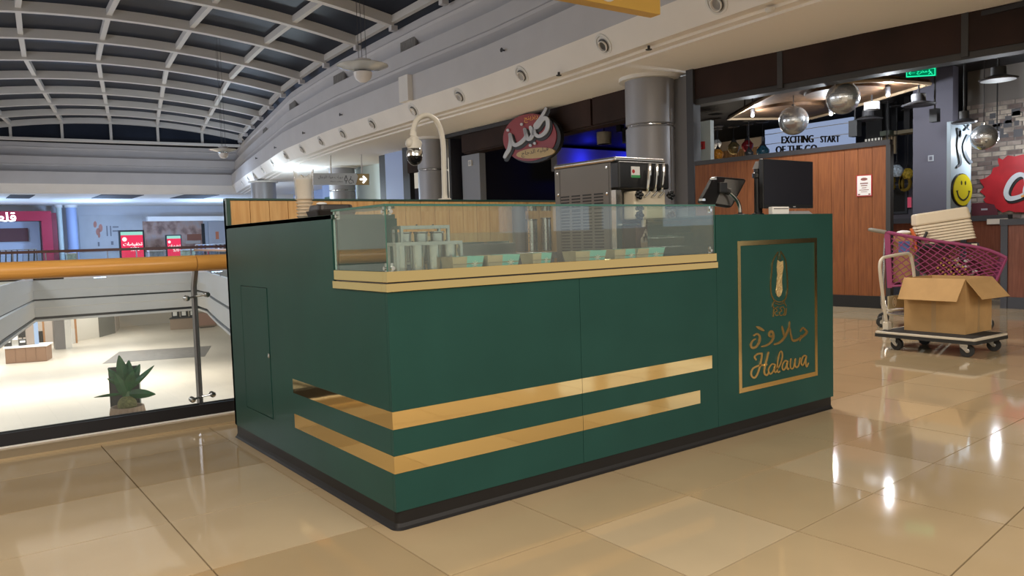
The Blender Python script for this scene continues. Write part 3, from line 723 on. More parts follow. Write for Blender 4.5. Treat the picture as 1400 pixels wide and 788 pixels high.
# ================================================================== GLASS DISPLAY CASE
GT = 1.252; th = .006
G = thing('glass_display_case', 'clear glass display case on the gold edged front of the green kiosk', 'display case', (0, 0, 1.0))
def gb(name, x0, y0, z0, x1, y1, z1, m=m_glass): return MB().box(x0, y0, z0-1.0, x1, y1, z1-1.0).build(name, m, G)
z0 = 1.0045
gb('front_pane', .008, .008, z0, XP-.004, .008+th, GT); gb('side_pane', .008, .0145, z0, .008+th, YS+.01, GT); gb('side_pane', XP-.012, .0145, z0, XP-.006, YS+.01, GT)
gb('top_pane', .004, .004, GT+.0005, XP-.002, YS+.02, GT+.0085)
e = .0035    # green cut edges of the panes
gb('cut_edge', .0025, .0025, GT, XP, .0045, GT+.009, m_glassedge); gb('cut_edge', .002, .0045, GT, .0042, YS+.02, GT+.009, m_glassedge)
gb('cut_edge', .006, .006, z0, .0095, .0095, GT, m_glassedge); gb('cut_edge', XP-.006, .006, z0, XP-.003, .0095, GT, m_glassedge); gb('cut_edge', .008, YS+.0095, z0, .0142, YS+.0125, GT, mat('pane_edge_pale', (.5, .68, .64), .3))
for (x, y, z, ax) in ((.03, .016, GT-.02, 'x'), (.016, .03, GT-.02, 'y'), (.016, YS-.02, GT-.02, 'y'), (XP-.035, .016, GT-.02, 'x'), (.03, .016, 1.016, 'x'), (.016, .03, 1.016, 'y'), (XP-.035, .016, 1.02, 'x')):
    mb = MB(); zz = z-1.0
    mb.cyl((x, y, zz), (x+(0 if ax == 'x' else -.012), y+(-.014 if ax == 'x' else 0), zz), .008, 10); mb.box(x-.006, y-.004, zz-.014, x+.006, y+.004, zz+.02); mb.build('glass_clip', m_chrome, G)

# ---- topping rack with steel canisters (inside the case)
def rack(name, label, x0, x1, y, z0, zt, n):
    t = thing(name, label, 'rack', (x0, y, z0))
    L_ = x1-x0; d = .085; H = zt-z0
    mb = MB(); mb.box(0, 0, H-.012, L_, d, H).build('top_plate', m_steel, t) if 0 else None
    mb = MB()
    mb.box(0, 0, H-.014, L_, .012, H); mb.box(0, d-.012, H-.014, L_, d, H); mb.box(0, .012, H-.014, .012, d-.012, H); mb.box(L_-.012, .012, H-.014, L_, d-.012, H)
    k = L_/n
    for j in range(1, n): mb.box(j*k-.006, .012, H-.010, j*k+.006, d-.012, H)
    mb.build('top_frame', m_steel, t)
    for xx in (0, L_-.012):
        for yy in (0, d-.012): MB().box(xx, yy, 0, xx+.012, yy+.012, H-.014).build('leg', m_steel, t)
    for j in range(n-1 if n > 2 else n): MB().lathe([(.004, H), (.004, H+.004), (.001, H+.005)], ((j+1)*k, .006, 0), 8).build('screw', m_dark, t)
    return t, k, d
m_can = mat('canister_steel', (.74, .73, .72), .22, 1)
RX0_, RX1_ = at(542, 350, 'y', .10).x, at(633, 350, 'y', .10).x; RX2_, RX3_ = at(548, 320, 'y', .20).x, at(615, 320, 'y', .20).x
RZ1_, RZ2_ = at(600, 330, 'y', .10).z, at(600, 308, 'y', .20).z
r1, k1, d1 = rack('topping_rack', 'low front steel rack of topping canisters inside the glass case', RX0_, RX1_, .10, .985, RZ1_, 4)
r2, k2, d2 = rack('topping_rack', 'taller rear steel rack of topping canisters inside the glass case', RX2_, RX3_, .20, .985, RZ2_, 3)
cp = None
for (x0, k, y, z0, n, nm, h) in ((RX0_, k1, .1425, .9855, 4, 'front', .12), (RX2_, k2, .2425, 1.03, 3, 'rear', .125)):
    for j in range(n):
        lab = f'steel topping canister in the {nm} rack, {["leftmost", "second from left", "third from left", "rightmost"][j if j < n-1 else 3]}'
        if cp is None:
            cp = thing('canister', lab, 'canister', (x0+(j+.5)*k, y, z0), 0, 'topping canisters in the racks')
            MB().lathe([(.022, 0), (.026, .004), (.029, .12), (.026, .12), (.023, .01), (.001, .008)], n=24).build('cup', m_can, cp)
            MB().lathe([(.029, .118), (.033, .122), (.033, .126), (.027, .126), (.027, .118)], n=24).build('rim', m_steel, cp)
        else: dup(cp, (x0+(j+.5)*k, y, z0), 0, lab)
box('rack_shelf', m_steel, r2, .0125, .0125, .035, RX3_-RX2_-.0125, .0725, .043)
t = thing('topping_tray', 'flat pale steel tray in front of the canister racks', 'tray', (.07, .025, .985))
MB().box(0, 0, 0, .30, .055, .01).build('base', m_deck, t); MB().box(0, 0, .0102, .30, .004, .016).build('lip', m_steel, t)
# ---- teal and kraft paper tubs along the glass
def star(mb, c, r, ux, uz, d):
    for k in range(4):
        a = PI*k/4; v = ux*math.cos(a)*r+uz*math.sin(a)*r; n = (ux*-math.sin(a)+uz*math.cos(a))*r*.1
        mb.prism([c-v+n, c-v-n, c+v-n, c+v+n], d)
tubs = [(617, 657, 352, 'first from the left'), (665, 706, 349, 'second from the left'), (726, 750, 347, 'third from the left'), (785, 824, 345, 'fourth from the left'), (838, 868, 343, 'second from the right'), (866, 904, 340, 'nearest the right end')]
tp = None
for i, (u0, u1, v, w_) in enumerate(tubs):
    a, b = at(u0, v+8, 'y', .055), at(u1, v+8, 'y', .055); wd = .125
    lab = f'half kraft half teal paper tub in the glass case, {w_}'
    if tp is None:
        tp = thing('paper_tub', lab, 'tub', (a.x, .04, .985), 0, 'paper tubs along the glass')
        wd = b.x-a.x
        def tub(x0, x1):
            mb = MB(); lo = [Vector((x0+.004*(x0 == 0), .006, 0)), Vector((x1-.004*(x1 == wd), .006, 0)), Vector((x1-.004*(x1 == wd), .08, 0)), Vector((x0+.004*(x0 == 0), .08, 0))]
            hi = [Vector((x0-.006*(x0 == 0), -.004, .062)), Vector((x1+.006*(x1 == wd), -.004, .062)), Vector((x1+.006*(x1 == wd), .092, .062)), Vector((x0-.006*(x0 == 0), .092, .062))]
            n = 4; q = [(i_, (i_+1) % n, n+(i_+1) % n, n+i_) for i_ in range(n)]
            mb.add(lo+hi, q+[(3, 2, 1, 0)]); return mb
        kr = tub(0, wd*.46).build('kraft_half', m_kraft, tp); te = tub(wd*.46, wd).build('teal_half', m_teal, tp)
        mb = MB(); star(mb, Vector((wd*.73, -.001, .028)), .016, Vector((1, 0, 0)), Vector((0, -.15, 1)).normalized(), (0, -.0008, 0)); mb.build('star_print', mat('cream_print', (.72, .68, .55), .6), te)
        MB().box(.0, .0, .03, wd, .085, .034).build('filling', mat('crumbs', (.33, .24, .14), .9, bump=1, bscale=120), tp)
        w0 = wd
    else:
        o = dup(tp, (a.x, .04, .985), 0, lab); o.scale = ((b.x-a.x)/w0, 1, 1)
# ---- crumpled paper bags standing behind the racks
for i, (x, y, z, s_) in enumerate(((.50, .36, .985, 1.0), (.47, .42, 1.05, .9))):
    t = thing('paper_bag', ['crumpled brown paper bag lying beside the canister racks', 'second crumpled paper bag, on top of the other behind the racks'][i], 'bag', (x, y, z if i == 0 else .985), .3*i)
    mb = MB(); mb.smooth = True; random.seed(3+i); n = 12; rings = []
    for k, (hz, rx, ry) in enumerate(((0, .055, .035), (.03, .062, .042), (.06, .058, .036), (.085, .05, .025), (.10, .055, .012), (.125, .052, .004))):
        rings.append([Vector((rx*math.cos(2*PI*j/n)*(1+random.uniform(-.12, .12)), ry*math.sin(2*PI*j/n)*(1+random.uniform(-.15, .15)), hz*(1.35 if i else 1)*s_)) for j in range(n)])
    vs = [v for r in rings for v in r]; fs = [(k*n+j, k*n+(j+1) % n, (k+1)*n+(j+1) % n, (k+1)*n+j) for k in range(5) for j in range(n)]
    mb.add(vs, fs+[tuple(reversed(range(n))), tuple(range(5*n, 6*n))]); mb.build('paper', m_kraft, t); MB().box(-.03, -.052, .03*s_, .03, -.044, .06*s_).build('label', m_white, t)
random.seed(11)

# ================================================================== INSIDE THE KIOSK
# long steel refrigerated prep counter against the back wall
P = thing('prep_counter', 'stainless steel prep counter against the wooden back of the kiosk', 'counter', (.32, 1.28, HG+.006))
def pb(name, m, x0, y0, z0, x1, y1, z1, b=.002, par=None): return MB().box(x0, y0, z0, x1, y1, z1).build(name, m, par or P, b)
PW = 1.60
pb('body', m_steel, 0, .02, .08, PW, .62, .90); pb('worktop', m_steel, -.01, 0, .90, PW+.01, .63, .94)
for x in (.05, PW-.09):
    for y in (.06, .55): MB().cyl((x, y, 0), (x, y, .08), .02, 10).build('foot', m_black, P)
for k in range(3):
    d = pb('door', m_steel, .02+k*.525, .0, .12, .525+k*.525, .02, .86); pb('handle', m_blackp, .05+k*.525, -.02, .78, .49+k*.525, -.001, .81, .002, d)
ptop = HG+.006+.94
def at_y(u, v, y): return at(u, v, 'y', y)
# gastro pans rail on the worktop
t = thing('pan_unit', 'low steel topping pan unit with glass sneeze guard on the prep counter', 'pan unit', (.62, 1.32, ptop))
MB().box(0, 0, 0, 1.0, .30, .07).build('housing', m_steel, t, .003)
for k in range(5): MB().box(.02+k*.195, .03, .0702, .19+k*.195, .27, .082).build('pan_lid', m_chrome, t, .002)
MB().box(0, .0, .0702, 1.0, .006, .14).build('sneeze_guard', m_glass, t)
# two perforated steel dispensers
for i, (u0, u1, v0, v1) in enumerate(((721, 733, 302, 322), (741, 752, 300, 322))):
    y = 1.75; a, b = at(u0, v1, 'y', y), at(u1, v0, 'y', y); r = (b.x-a.x)/2*.95
    t = thing('cutlery_dispenser', ['perforated steel cutlery cylinder on the left of the pair', 'perforated steel cutlery cylinder on the right of the pair'][i], 'dispenser', ((a.x+b.x)/2, y, ptop))
    H = b.z-ptop
    MB().lathe([(r, 0), (r, H), (r*.92, H), (r*.92, .02), (.001, .02)], n=24).build('cylinder', m_can, t)
    mb = MB()
    for rr in range(9):
        for k in range(10):
            a_ = 2*PI*k/10+(rr % 2)*.3; mb.lathe([(.001, 0), (.0035, 0), (.0035, .001)], (1.0*r*math.cos(a_), r*math.sin(a_), .05+rr*(H-.08)/9), 6, Vector((math.cos(a_), math.sin(a_), 0)).to_track_quat('Z', 'Y').to_matrix())
    stuff(mb.build('perforations', m_dark, t))
    MB().lathe([(r, H), (r*1.06, H+.004), (r*1.06, H+.012), (r*.92, H+.012)], n=24).build('rim', m_steel, t)
a = at(700, 305, 'y', 1.8)
t = thing('cup_sleeve', 'tall dark cup dispenser tube behind the cutlery cylinders', 'dispenser', (at(706, 300, 'y', 1.82).x+.03, 1.83, ptop))
MB().lathe([(.05, 0), (.05, .30), (.046, .30), (.046, .01), (.001, .01)], n=24).build('tube', mat('smoke_plastic', (.16, .14, .13), .3), t); MB().lathe([(.05, .30), (.056, .304), (.056, .315), (.046, .315)], n=24).build('collar', m_steel, t)
# dark block added behind the side pane to imitate its ribbed reflection
t = thing('waffle_press', 'dark appliance with slotted lid standing left on the prep counter', 'appliance', (.40, 1.42, ptop))
MB().box(0, 0, .01, .30, .34, .10).build('base', m_blackp, t, .006); MB().box(.01, .01, .1005, .29, .33, .17).build('lid', m_dark, t, .01)
for k in range(7): MB().box(.035+k*.034, -.006, .03, .053+k*.034, -.0005, .085).build('slot', m_groove, t)
for x in (.03, .27):
    for y in (.03, .31): MB().cyl((x, y, 0), (x, y, .0095), .012, 8).build('foot', m_rubber, t)

# ---- soft serve machine
mx0, mx1, my0, my1 = 1.975, 2.415, .77, 1.34; mz0, mz1 = .86, 1.592
S = thing('soft_serve_machine', 'steel soft serve ice cream machine with three levers standing in the kiosk', 'ice cream machine', (mx0, my0, mz0))
wM, dM, hM = mx1-mx0, my1-my0, mz1-mz0
m_msteel = mat('machine_steel', (.20, .185, .165), .5, .8, var=.06, vscale=2)
st = thing('machine_stand', 'low steel stand under the soft serve machine inside the kiosk', 'stand', (mx0, my0, HG+.006))
MB().box(0, 0, mz0-HG-.006-.03, wM, dM, mz0-HG-.006-.0005).build('shelf', m_steel, st)
for x in (.0, wM-.04):
    for y in (0, dM-.04): MB().box(x, y, 0, x+.04, y+.04, mz0-HG-.006-.031).build('leg', m_steel, st)
def sb(name, m, x0, y0, z0, x1, y1, z1, b=.002, par=None): return MB().box(x0, y0, z0, x1, y1, z1).build(name, m, par or S, b)
sb('cabinet', m_msteel, 0, .04, 0, wM, dM, hM-.03, .004)
sb('top_cover', m_steel, -.006, -.006, hM-.03, wM+.006, dM+.004, hM, .012)
sb('front_post', m_steel, 0, 0, 0, .05, .04, hM-.20); sb('front_post', m_steel, wM-.05, 0, 0, wM, .04, hM-.20)
hd = sb('control_head', m_blackp, -.004, -.035, hM-.195, wM+.004, .0395, hM-.0305, .01)
sb('logo_plate', m_white, .10, -.0372, hM-.125, .175, -.0352, hM-.06, .0, hd)
sb('logo_base', mat('sticker_green', (.05, .30, .10), .5), .10, -.0385, hM-.128, .175, -.0373, hM-.112, 0, hd)
mb = MB(); mb.lathe([(.001, 0), (.012, .001), (.012, 0)], (.118, -.0378, hM-.09), 12, Vector((0, -1, 0)).to_track_quat('Z', 'Y').to_matrix()); mb.build('logo_dot', m_red, hd)
# side louvres: dark slots
mb = None
for cxi in range(4):
    for rz in range(20):
        y0 = .11+cxi*.106; z = .14+rz*.0195
        sb('louvre', m_blackp, -.0012, y0, z, .001, y0+.082, z+.0095, 0)
for (y, z) in ((.075, hM-.22), (.075, hM-.06), (dM-.035, hM-.20), (dM-.035, hM-.06)):
    MB().lathe([(.009, 0), (.009, .003), (.001, .004)], (-.0005, y, z), 10, Vector((-1, 0, 0)).to_track_quat('Z', 'Y').to_matrix()).build('screw', m_chrome, S)
sb('side_seam', m_dark, -.001, .055, .0, .0008, .0575, hM-.04, 0); sb('side_seam', m_dark, -.001, dM-.055, .0, .0008, dM-.0525, hM-.04, 0)
# dispensing block with draw handles, star knobs, nozzles
blk = sb('draw_block', m_cream, .10, -.06, hM-.385, wM-.06, .04, hM-.21, .012)
for x in (.155, .27, .345):
    pass
for k, x in enumerate((.20, .265, .325)):
    h = MB(); h.tube([(x, -.075, hM-.21), (x, -.085, hM-.16), (x+.012, -.085, hM-.07), (x+.014, -.082, hM-.045)], [.010, .012, .0135, .010], 10); lv_ = h.build('draw_lever', m_chrome, S)
    MB().cyl((x-.02, -.075, hM-.245), (x+.02, -.075, hM-.215), .006, 8).build('lever_pin', m_steel, lv_)
    MB().lathe([(.012, 0), (.016, .03), (.016, .05)], (x, -.035, hM-.43), 12).build('nozzle', m_cream, S)
for x, z in ((.115, hM-.235), (.115, hM-.36), (wM-.04, hM-.235), (wM-.04, hM-.36)):
    mb = MB(); mb.cyl((x, -.055, z), (x, -.085, z), .010, 8)
    for k in range(5):
        a = 2*PI*k/5; mb.sphere((x+.019*math.cos(a), -.088, z+.019*math.sin(a)), .013, 8, 6)
    mb.sphere((x, -.088, z), .014, 8, 6); mb.build('star_knob', m_blackp, S)
sb('splash_panel', mat('splash_brown', (.10, .07, .06), .3, .4), .06, -.004, .09, wM-.06, .0395, hM-.40)
sb('panel_ledge', m_steel, .03, -.02, hM-.4195, wM-.03, .039, hM-.4085)
sb('drip_tray', m_steel, .05, -.13, .05, wM-.05, .0, .075, .004)
# poster of a sundae cup on the splash panel
pst = sb('cup_poster', mat('poster_dark', (.12, .07, .06), .4), .16, -.0055, .10, .33, -.0041, .31, 0)
mb = MB(); mb.prism([(.215, -.006, .125), (.275, -.006, .125), (.29, -.006, .215), (.20, -.006, .215)], (0, -.0008, 0)); mb.build('printed_cup', mat('print_cup', (.60, .42, .28), .6), pst)
mb = MB()
for (x, z, r) in ((.222, .222, .02), (.247, .226, .022), (.27, .222, .018), (.238, .246, .018), (.256, .248, .016), (.247, .268, .013), (.249, .283, .007)):
    mb.prism([(x+r*math.cos(2*PI*k/10), -.0065, z+r*math.sin(2*PI*k/10)) for k in range(10)], (0, -.0006, 0))
mb.build('printed_swirl', mat('print_cream', (.62, .50, .40), .6), pst)
# ================================================================== NEAR THINGS
# ---- glass railing along the void
RL = thing('glass_railing', 'glass railing with thick orange wooden handrail along the void edge', 'railing', (0, 2.64, 0))
ry = 0
prof = []
RX0, RX1 = -9.0, 4.9
def rail_prof():   # elliptical timber section with a small lower lip
    pts = []
    for k in range(20):
        a = 2*PI*k/20; pts.append((.058*math.cos(a), 1.018+.052*math.sin(a)))
    return pts
xs_ = [RX0, -2.2, -.02-.018, RX1]
xj = at(270, 356, 'y', 2.58).x
for a, b in zip([RX0, xj+.002], [xj-.002, RX1]):
    mb = MB(); mb.smooth = True; pp = rail_prof(); n = len(pp)
    vs = [Vector((x, y, z)) for x in (a, b) for y, z in pp]
    mb.add(vs, [(k, (k+1) % n, n+(k+1) % n, n+k) for k in range(n)]+[tuple(range(n)), tuple(range(2*n-1, n-1, -1))]); mb.build('handrail', m_rail, RL)
m_pane_edge = MATS['pane_edge_pale']
for a, b in ((-8.9, -5.5), (-5.48, -2.76), (-2.74, -.026), (-.006, 2.4), (2.42, 4.85)):
    MB().box(a, .012, .03, b, .024, .955).build('glass_pane', m_railglass, RL)
MB().box(RX0, -.04, .0125, RX1, -.03, .095).build('base_channel', mat('channel_dark', (.03, .03, .036), .35, .5), RL); MB().box(RX0, -.0415, .0125, RX1, -.0401, .022).build('channel_edge', m_white, RL)
mb = MB(); mb.box(RX0, -.029, .012, RX1, .06, .03); mb.box(RX0, .05, .03, RX1, .06, .09); mb.build('channel_bed', m_dark, RL)
m_postgrey = mat('post_steel', (.36, .34, .35), .3, .9)
for x in (-8.4, -5.9, -3.05, .0, 2.45, 4.6):
    t_ = MB(); t_.hexa([Vector((x-.012, .045, .03)), Vector((x+.012, .045, .03)), Vector((x+.012, .11, .03)), Vector((x-.012, .11, .03))],
                       [Vector((x-.012, .045, .86)), Vector((x+.012, .045, .86)), Vector((x+.012, .10, .86)), Vector((x-.012, .10, .86))])
    t_.hexa([Vector((x-.012, .045, .8601)), Vector((x+.012, .045, .8601)), Vector((x+.012, .10, .8601)), Vector((x-.012, .10, .8601))],
            [Vector((x-.012, -.02, .975)), Vector((x+.012, -.02, .975)), Vector((x+.012, .03, .975)), Vector((x-.012, .03, .975))])
    po = t_.build('post', m_postgrey, RL)
    for z in (.80, .135):
        for s_ in (-1, 1):
            q = MB(); q.cyl((x, .03, z), (x+s_*.062, .012, z+.008*s_), .007, 8)
            for yy in (-.004, .03): q.lathe([(.001, .012), (.014, .010), (.019, .0), (.019, -.004)], (x+s_*.064, yy, z+.008*s_), 12, Vector((0, -1, 0)).to_track_quat('Z', 'Y').to_matrix())
            q.build('pane_clamp', m_steel, po)
# return of the railing along the gallery (behind the kiosk)
R2 = thing('glass_railing', 'railing with wooden handrail running back along the gallery beyond the kiosk', 'railing', (4.95, 2.75, 0))
pts = [Vector((0, 0, 1.018))]+[Vector((void_r(y)-4.95 if y > 5 else .08, y-2.75, 1.018)) for y in (4, 6, 9, 12, 16, 20, 24, 28, 32, 36, 38.6)]
MB().tube(pts, .055, 14).build('handrail', m_rail, R2)
for a, b in zip(pts, pts[1:]):
    mb = MB(); o = Vector((.006, 0, 0)); za, zb = Vector((0, 0, -.98)), Vector((0, 0, -.06))
    mb.hexa([a+za-o, a+za+o, b+za+o, b+za-o], [a+zb-o, a+zb+o, b+zb+o, b+zb-o]); mb.build('glass_pane', m_railglass, R2)
    MB().box(a.x-.015, a.y-.03, .0, a.x+.015, a.y+.03, .98).build('post', m_postgrey, R2)

# ---- white camera on a swan-neck pole, standing on the back wall of the kiosk
p0 = at(608, 272, 'y', 1.955)
CP = thing('camera_pole', 'white swan neck pole carrying a security camera above the kiosk back wall', 'pole', (p0.x, 1.955, HB+.0005))
m_polewhite = mat('pole_white', (.70, .66, .58), .4)
px_ = [(608, 272), (607, 235), (606, 200), (603, 180), (597, 166), (587, 158.5), (577, 159), (569, 166), (565, 178), (564, 186)]
pts = [at(u, v, 'y', 1.955)-CP.location for u, v in px_]; pts[0] = Vector((0, 0, .004))
MB().tube(catmull(pts, 5), .018, 14).build('tube', m_polewhite, CP)
MB().lathe([(.001, 0), (.045, 0), (.045, .008), (.02, .012), (.02, .03)], n=20).build('base_flange', m_polewhite, CP)
e = pts[-1]+CP.location
DC = thing('dome_camera', 'white and black dome camera hanging from the swan neck pole', 'camera', (e.x+.01, 1.955, e.z))
MB().lathe([(.02, .03), (.022, .0), (.032, -.012), (.032, -.03), (.04, -.034), (.047, -.07), (.047, -.085)], n=20).build('mount', m_polewhite, DC)
MB().sphere((-.034, -.0, -.05), .032, 12, 8, (.9, 1, 1.1)).build('side_cap', m_polewhite, DC)
MB().sphere((.034, -.0, -.05), .026, 12, 8, (.9, 1, 1.1)).build('side_cap', m_polewhite, DC)
MB().lathe([(.047, -.0852), (.054, -.10), (.056, -.135), (.053, -.137)], n=24).build('housing', m_chrome, DC)
MB().lathe([(.052, -.1372), (.048, -.165), (.034, -.185), (.016, -.196), (.001, -.198)], n=24).build('dome', mat('dome_black', (.01, .01, .012), .06), DC)

# ---- stack of paper cups in a torn clear sleeve
m_cup = mat('cup_paper', (.66, .56, .44), .7)
cpos = Vector((.12, 1.06, HC+.001))
T_ = thing('cup_stack', 'tall stack of white paper cups in a torn plastic sleeve on the counter', 'cups', cpos)
for k in range(6):
    z = .004+k*.0165
    MB().lathe([(.031, z), (.041, z+.013), (.0425, z+.014), (.0425, z+.0165), (.035, z+.0165)], n=20).build('cup', m_cup, T_)
MB().lathe([(.034, .103), (.0415, .19), (.043, .192), (.043, .197), (.038, .197), (.034, .11), (.001, .11)], n=24).build('upper_cup', m_cup, T_)
m_sleeve = glass('sleeve_plastic', (.86, .84, .80), .28)
mb = MB(); mb.smooth = True; n = 26; rr = []
for (r, z) in ((.046, .10), (.0455, .13), (.046, .16), (.047, .19), (.0475, .21)): rr.append([Vector((r*math.cos(2*PI*k/n)*(1+.03*math.sin(5*k)), r*math.sin(2*PI*k/n), z)) for k in range(n)])
rr.append([Vector((.050*math.cos(2*PI*k/n), .050*math.sin(2*PI*k/n), .228+.022*math.cos(2*PI*k/n*2+.6)+.008*math.sin(k*2.3))) for k in range(n)])
mb.add([v for r in rr for v in r], [(i*n+k, i*n+(k+1) % n, (i+1)*n+(k+1) % n, (i+1)*n+k) for i in range(5) for k in range(n)]); mb.build('sleeve', m_sleeve, T_)
# ---- dark lidded tub next to it
m_choc = mat('choc_plastic', (.014, .009, .007), .5)
T_ = thing('lidded_tub', 'low dark brown lidded tub on the kiosk side counter beside the cups', 'tub', (.075, .785, HC+.001))
mb = MB()
def rrect(x0, y0, x1, y1, r, z, n=4):
    o = []
    for (cx, cy, a0) in ((x1-r, y1-r, 0), (x0+r, y1-r, PI/2), (x0+r, y0+r, PI), (x1-r, y0+r, 1.5*PI)):
        o += [Vector((cx+r*math.cos(a0+PI/2*k/n), cy+r*math.sin(a0+PI/2*k/n), z)) for k in range(n+1)]
    return o
mb.hexa(rrect(.01, .01, .19, .17, .03, .0), rrect(0, 0, .20, .18, .03, .034)); mb.build('tub_body', m_choc, T_, .002)
mb = MB(); mb.hexa(rrect(.010, .010, .19, .17, .03, .0345), rrect(.016, .016, .184, .164, .03, .062)); mb.build('lid', m_choc, T_, .004)
t = thing('napkin', 'crumpled white napkin lying on the dark lidded tub', 'napkin', (.14, .90, HC+.0635)); mb = MB(); mb.smooth = True; mb.sphere((0, 0, .006), .02, 10, 6, (1.4, .8, .45)); mb.build('paper', m_white, t)

# ---- till tablet on a bent stalk, seen from behind
ty = .22
ps = [at(u, v, 'y', ty) for u, v in ((1012, 291), (1011, 282), (1006, 272), (996, 263), (984, 257), (976, 262))]
T_ = thing('till_tablet', 'black till tablet on a bent chrome stalk, seen from behind on the pay counter', 'till', (ps[0].x, ty, HP+.0005))
L0 = T_.location
q = [p-L0 for p in ps]; q[0] = Vector((0, 0, .0))
MB().tube(catmull(q[:5], 6), [.011]*25, 12).build('stalk', m_chrome, T_)
MB().lathe([(.001, 0), (.05, 0), (.048, .008), (.012, .012), (.012, .02)], n=20).build('foot', m_blackp, T_)
MB().tube(catmull([q[3], q[4], q[4]+Vector((-.03, -.0, .005))], 4), .018, 10).build('stalk_sleeve', m_rubber, T_)
C4 = [at(957, 278, 'y', ty-.10), at(977, 241, 'y', ty-.03), at(1021, 245, 'y', ty+.16), at(1000, 285, 'y', ty+.08)]
nrm = (C4[1]-C4[0]).cross(C4[3]-C4[0]).normalized()
if nrm.y < 0: nrm = -nrm
mb = MB(); P4 = [c-L0 for c in C4]
def quadround(P, ins):
    o = []
    for i in range(4):
        a, b, c = P[i-1], P[i], P[(i+1) % 4]
        o += [b+(a-b)*ins, b+((a-b)+(c-b))*ins*.29, b+(c-b)*ins]
    return o
lo = quadround(P4, .10); mb.hexa(lo, [v+nrm*.022 for v in lo]); scr = mb.build('tablet_shell', m_blackp, T_, .003)
c_ = sum(P4, Vector())/4
mb = MB(); in_ = [c_+(p-c_)*.86-nrm*.0005 for p in (P4[0]+(P4[3]-P4[0])*.42, P4[1]+(P4[2]-P4[1])*.30, P4[2], P4[3])]
mb.prism(in_, -nrm*.004); mb.build('back_plate', mat('tablet_grey', (.15, .145, .14), .5), T_, .001)
mb = MB(); e1 = (P4[2]-P4[1]).normalized(); e2 = (P4[1]-P4[0]).normalized(); k = c_+e1*.035+e2*.03-nrm*.0052
text_on(mb, 'Rdni' if 0 else '....', k, k+e1*.05, k+e2*.006, -nrm*.0002); mb.build('logo', m_white, T_)
mb = MB(); mb.box(-.035, -.03, -.03, .035, .03, .03, Matrix.Translation(q[4]+Vector((.0, -.0, .0)))); mb.build('hinge', m_blackp, T_, .006)
mb = MB()
for f_ in (.12, .9): 
    p = P4[0]+(P4[1]-P4[0])*f_; mb.box(-.012, -.012, -.006, .012, .012, .006, Matrix.Translation(p-nrm*.002))
mb.build('corner_clip', m_chrome, T_)

# ---- customer monitor
ym = .10
a, b, c, d = [at(u, v, 'y', ym) for u, v in ((1043, 217), (1111.5, 219.5), (1111, 285.5), (1044, 285))]
T_ = thing('monitor', 'flat black monitor facing outward on the pay counter above the lettered panel', 'monitor', ((a.x+b.x)/2, ym, HP+.0005))
L0 = T_.location; hw = (b.x-a.x)/2; zt = a.z-L0.z; zb = d.z-L0.z
bod = MB().box(-hw, 0, zb, hw, .028, zt).build('screen_case', m_blackp, T_, .003)
MB().box(-hw+.006, -.0015, zb+.022, hw-.006, -.0003, zt-.006).build('screen', mat('screen_off', (.014, .014, .02), .22), T_)
MB().box(.04, -.0022, zb+.006, .065, -.0004, zb+.012).build('badge', mat('badge_grey', (.3, .3, .3), .4), T_)
MB().hexa([Vector((-.025, .06, .02)), Vector((.025, .06, .02)), Vector((.025, .09, .02)), Vector((-.025, .09, .02))], [Vector((-.025, .0285, zb+.16)), Vector((.025, .0285, zb+.16)), Vector((.025, .05, zb+.16)), Vector((-.025, .05, zb+.16))]).build('stand_neck', m_blackp, T_)
MB().hexa(rrect(-.02, -.03, .22, .15, .02, 0), rrect(-.0, -.015, .20, .14, .02, .02)).build('stand_base', mat('base_grey', (.30, .30, .31), .4), T_)
MB().box(-hw+.02, .0285, zb+.05, hw-.02, .036, zb+.2).build('back_bulge', m_blackp, T_, .003)
x0 = at(1053, 288, 'y', .05).x; x1 = at(1075.5, 288, 'y', .05).x
T_ = thing('receipt_printer', 'small white box under the black monitor on the pay counter', 'box', ((x0+x1)/2, .045, HP+.0005))
MB().box(-(x1-x0)/2, -.012, 0, (x1-x0)/2, .018, .044).build('body', m_white, T_, .004); MB().box(-(x1-x0)/2+.01, -.0135, .03, (x1-x0)/2-.01, -.0125, .034).build('slot', m_groove, T_)
x0 = at(1036, 290, 'y', .16).x
T_ = thing('display_pole', 'thick black pole with collar standing left of the black monitor', 'pole', (x0, .16, HP+.0005))
MB().lathe([(.001, 0), (.035, 0), (.035, .01), (.02, .014), (.019, .215), (.03, .22), (.03, .245), (.02, .25), (.02, .27)], n=20).build('column', m_blackp, T_)
MB().hexa([Vector((-.02, -.02, .271)), Vector((.025, -.02, .271)), Vector((.025, .02, .271)), Vector((-.02, .02, .271))], [Vector((.0, -.012, .315)), Vector((.025, -.012, .315)), Vector((.025, .012, .315)), Vector((.0, .012, .315))]).build('head', mat('base_grey', (.3, .3, .31), .4), T_)
MB().tube(catmull([Vector((.02, 0, .25)), Vector((.03, -.01, .18)), Vector((.024, -.01, .08)), Vector((.04, 0, .01))], 5), .004, 6).build('cable', m_rubber, T_)

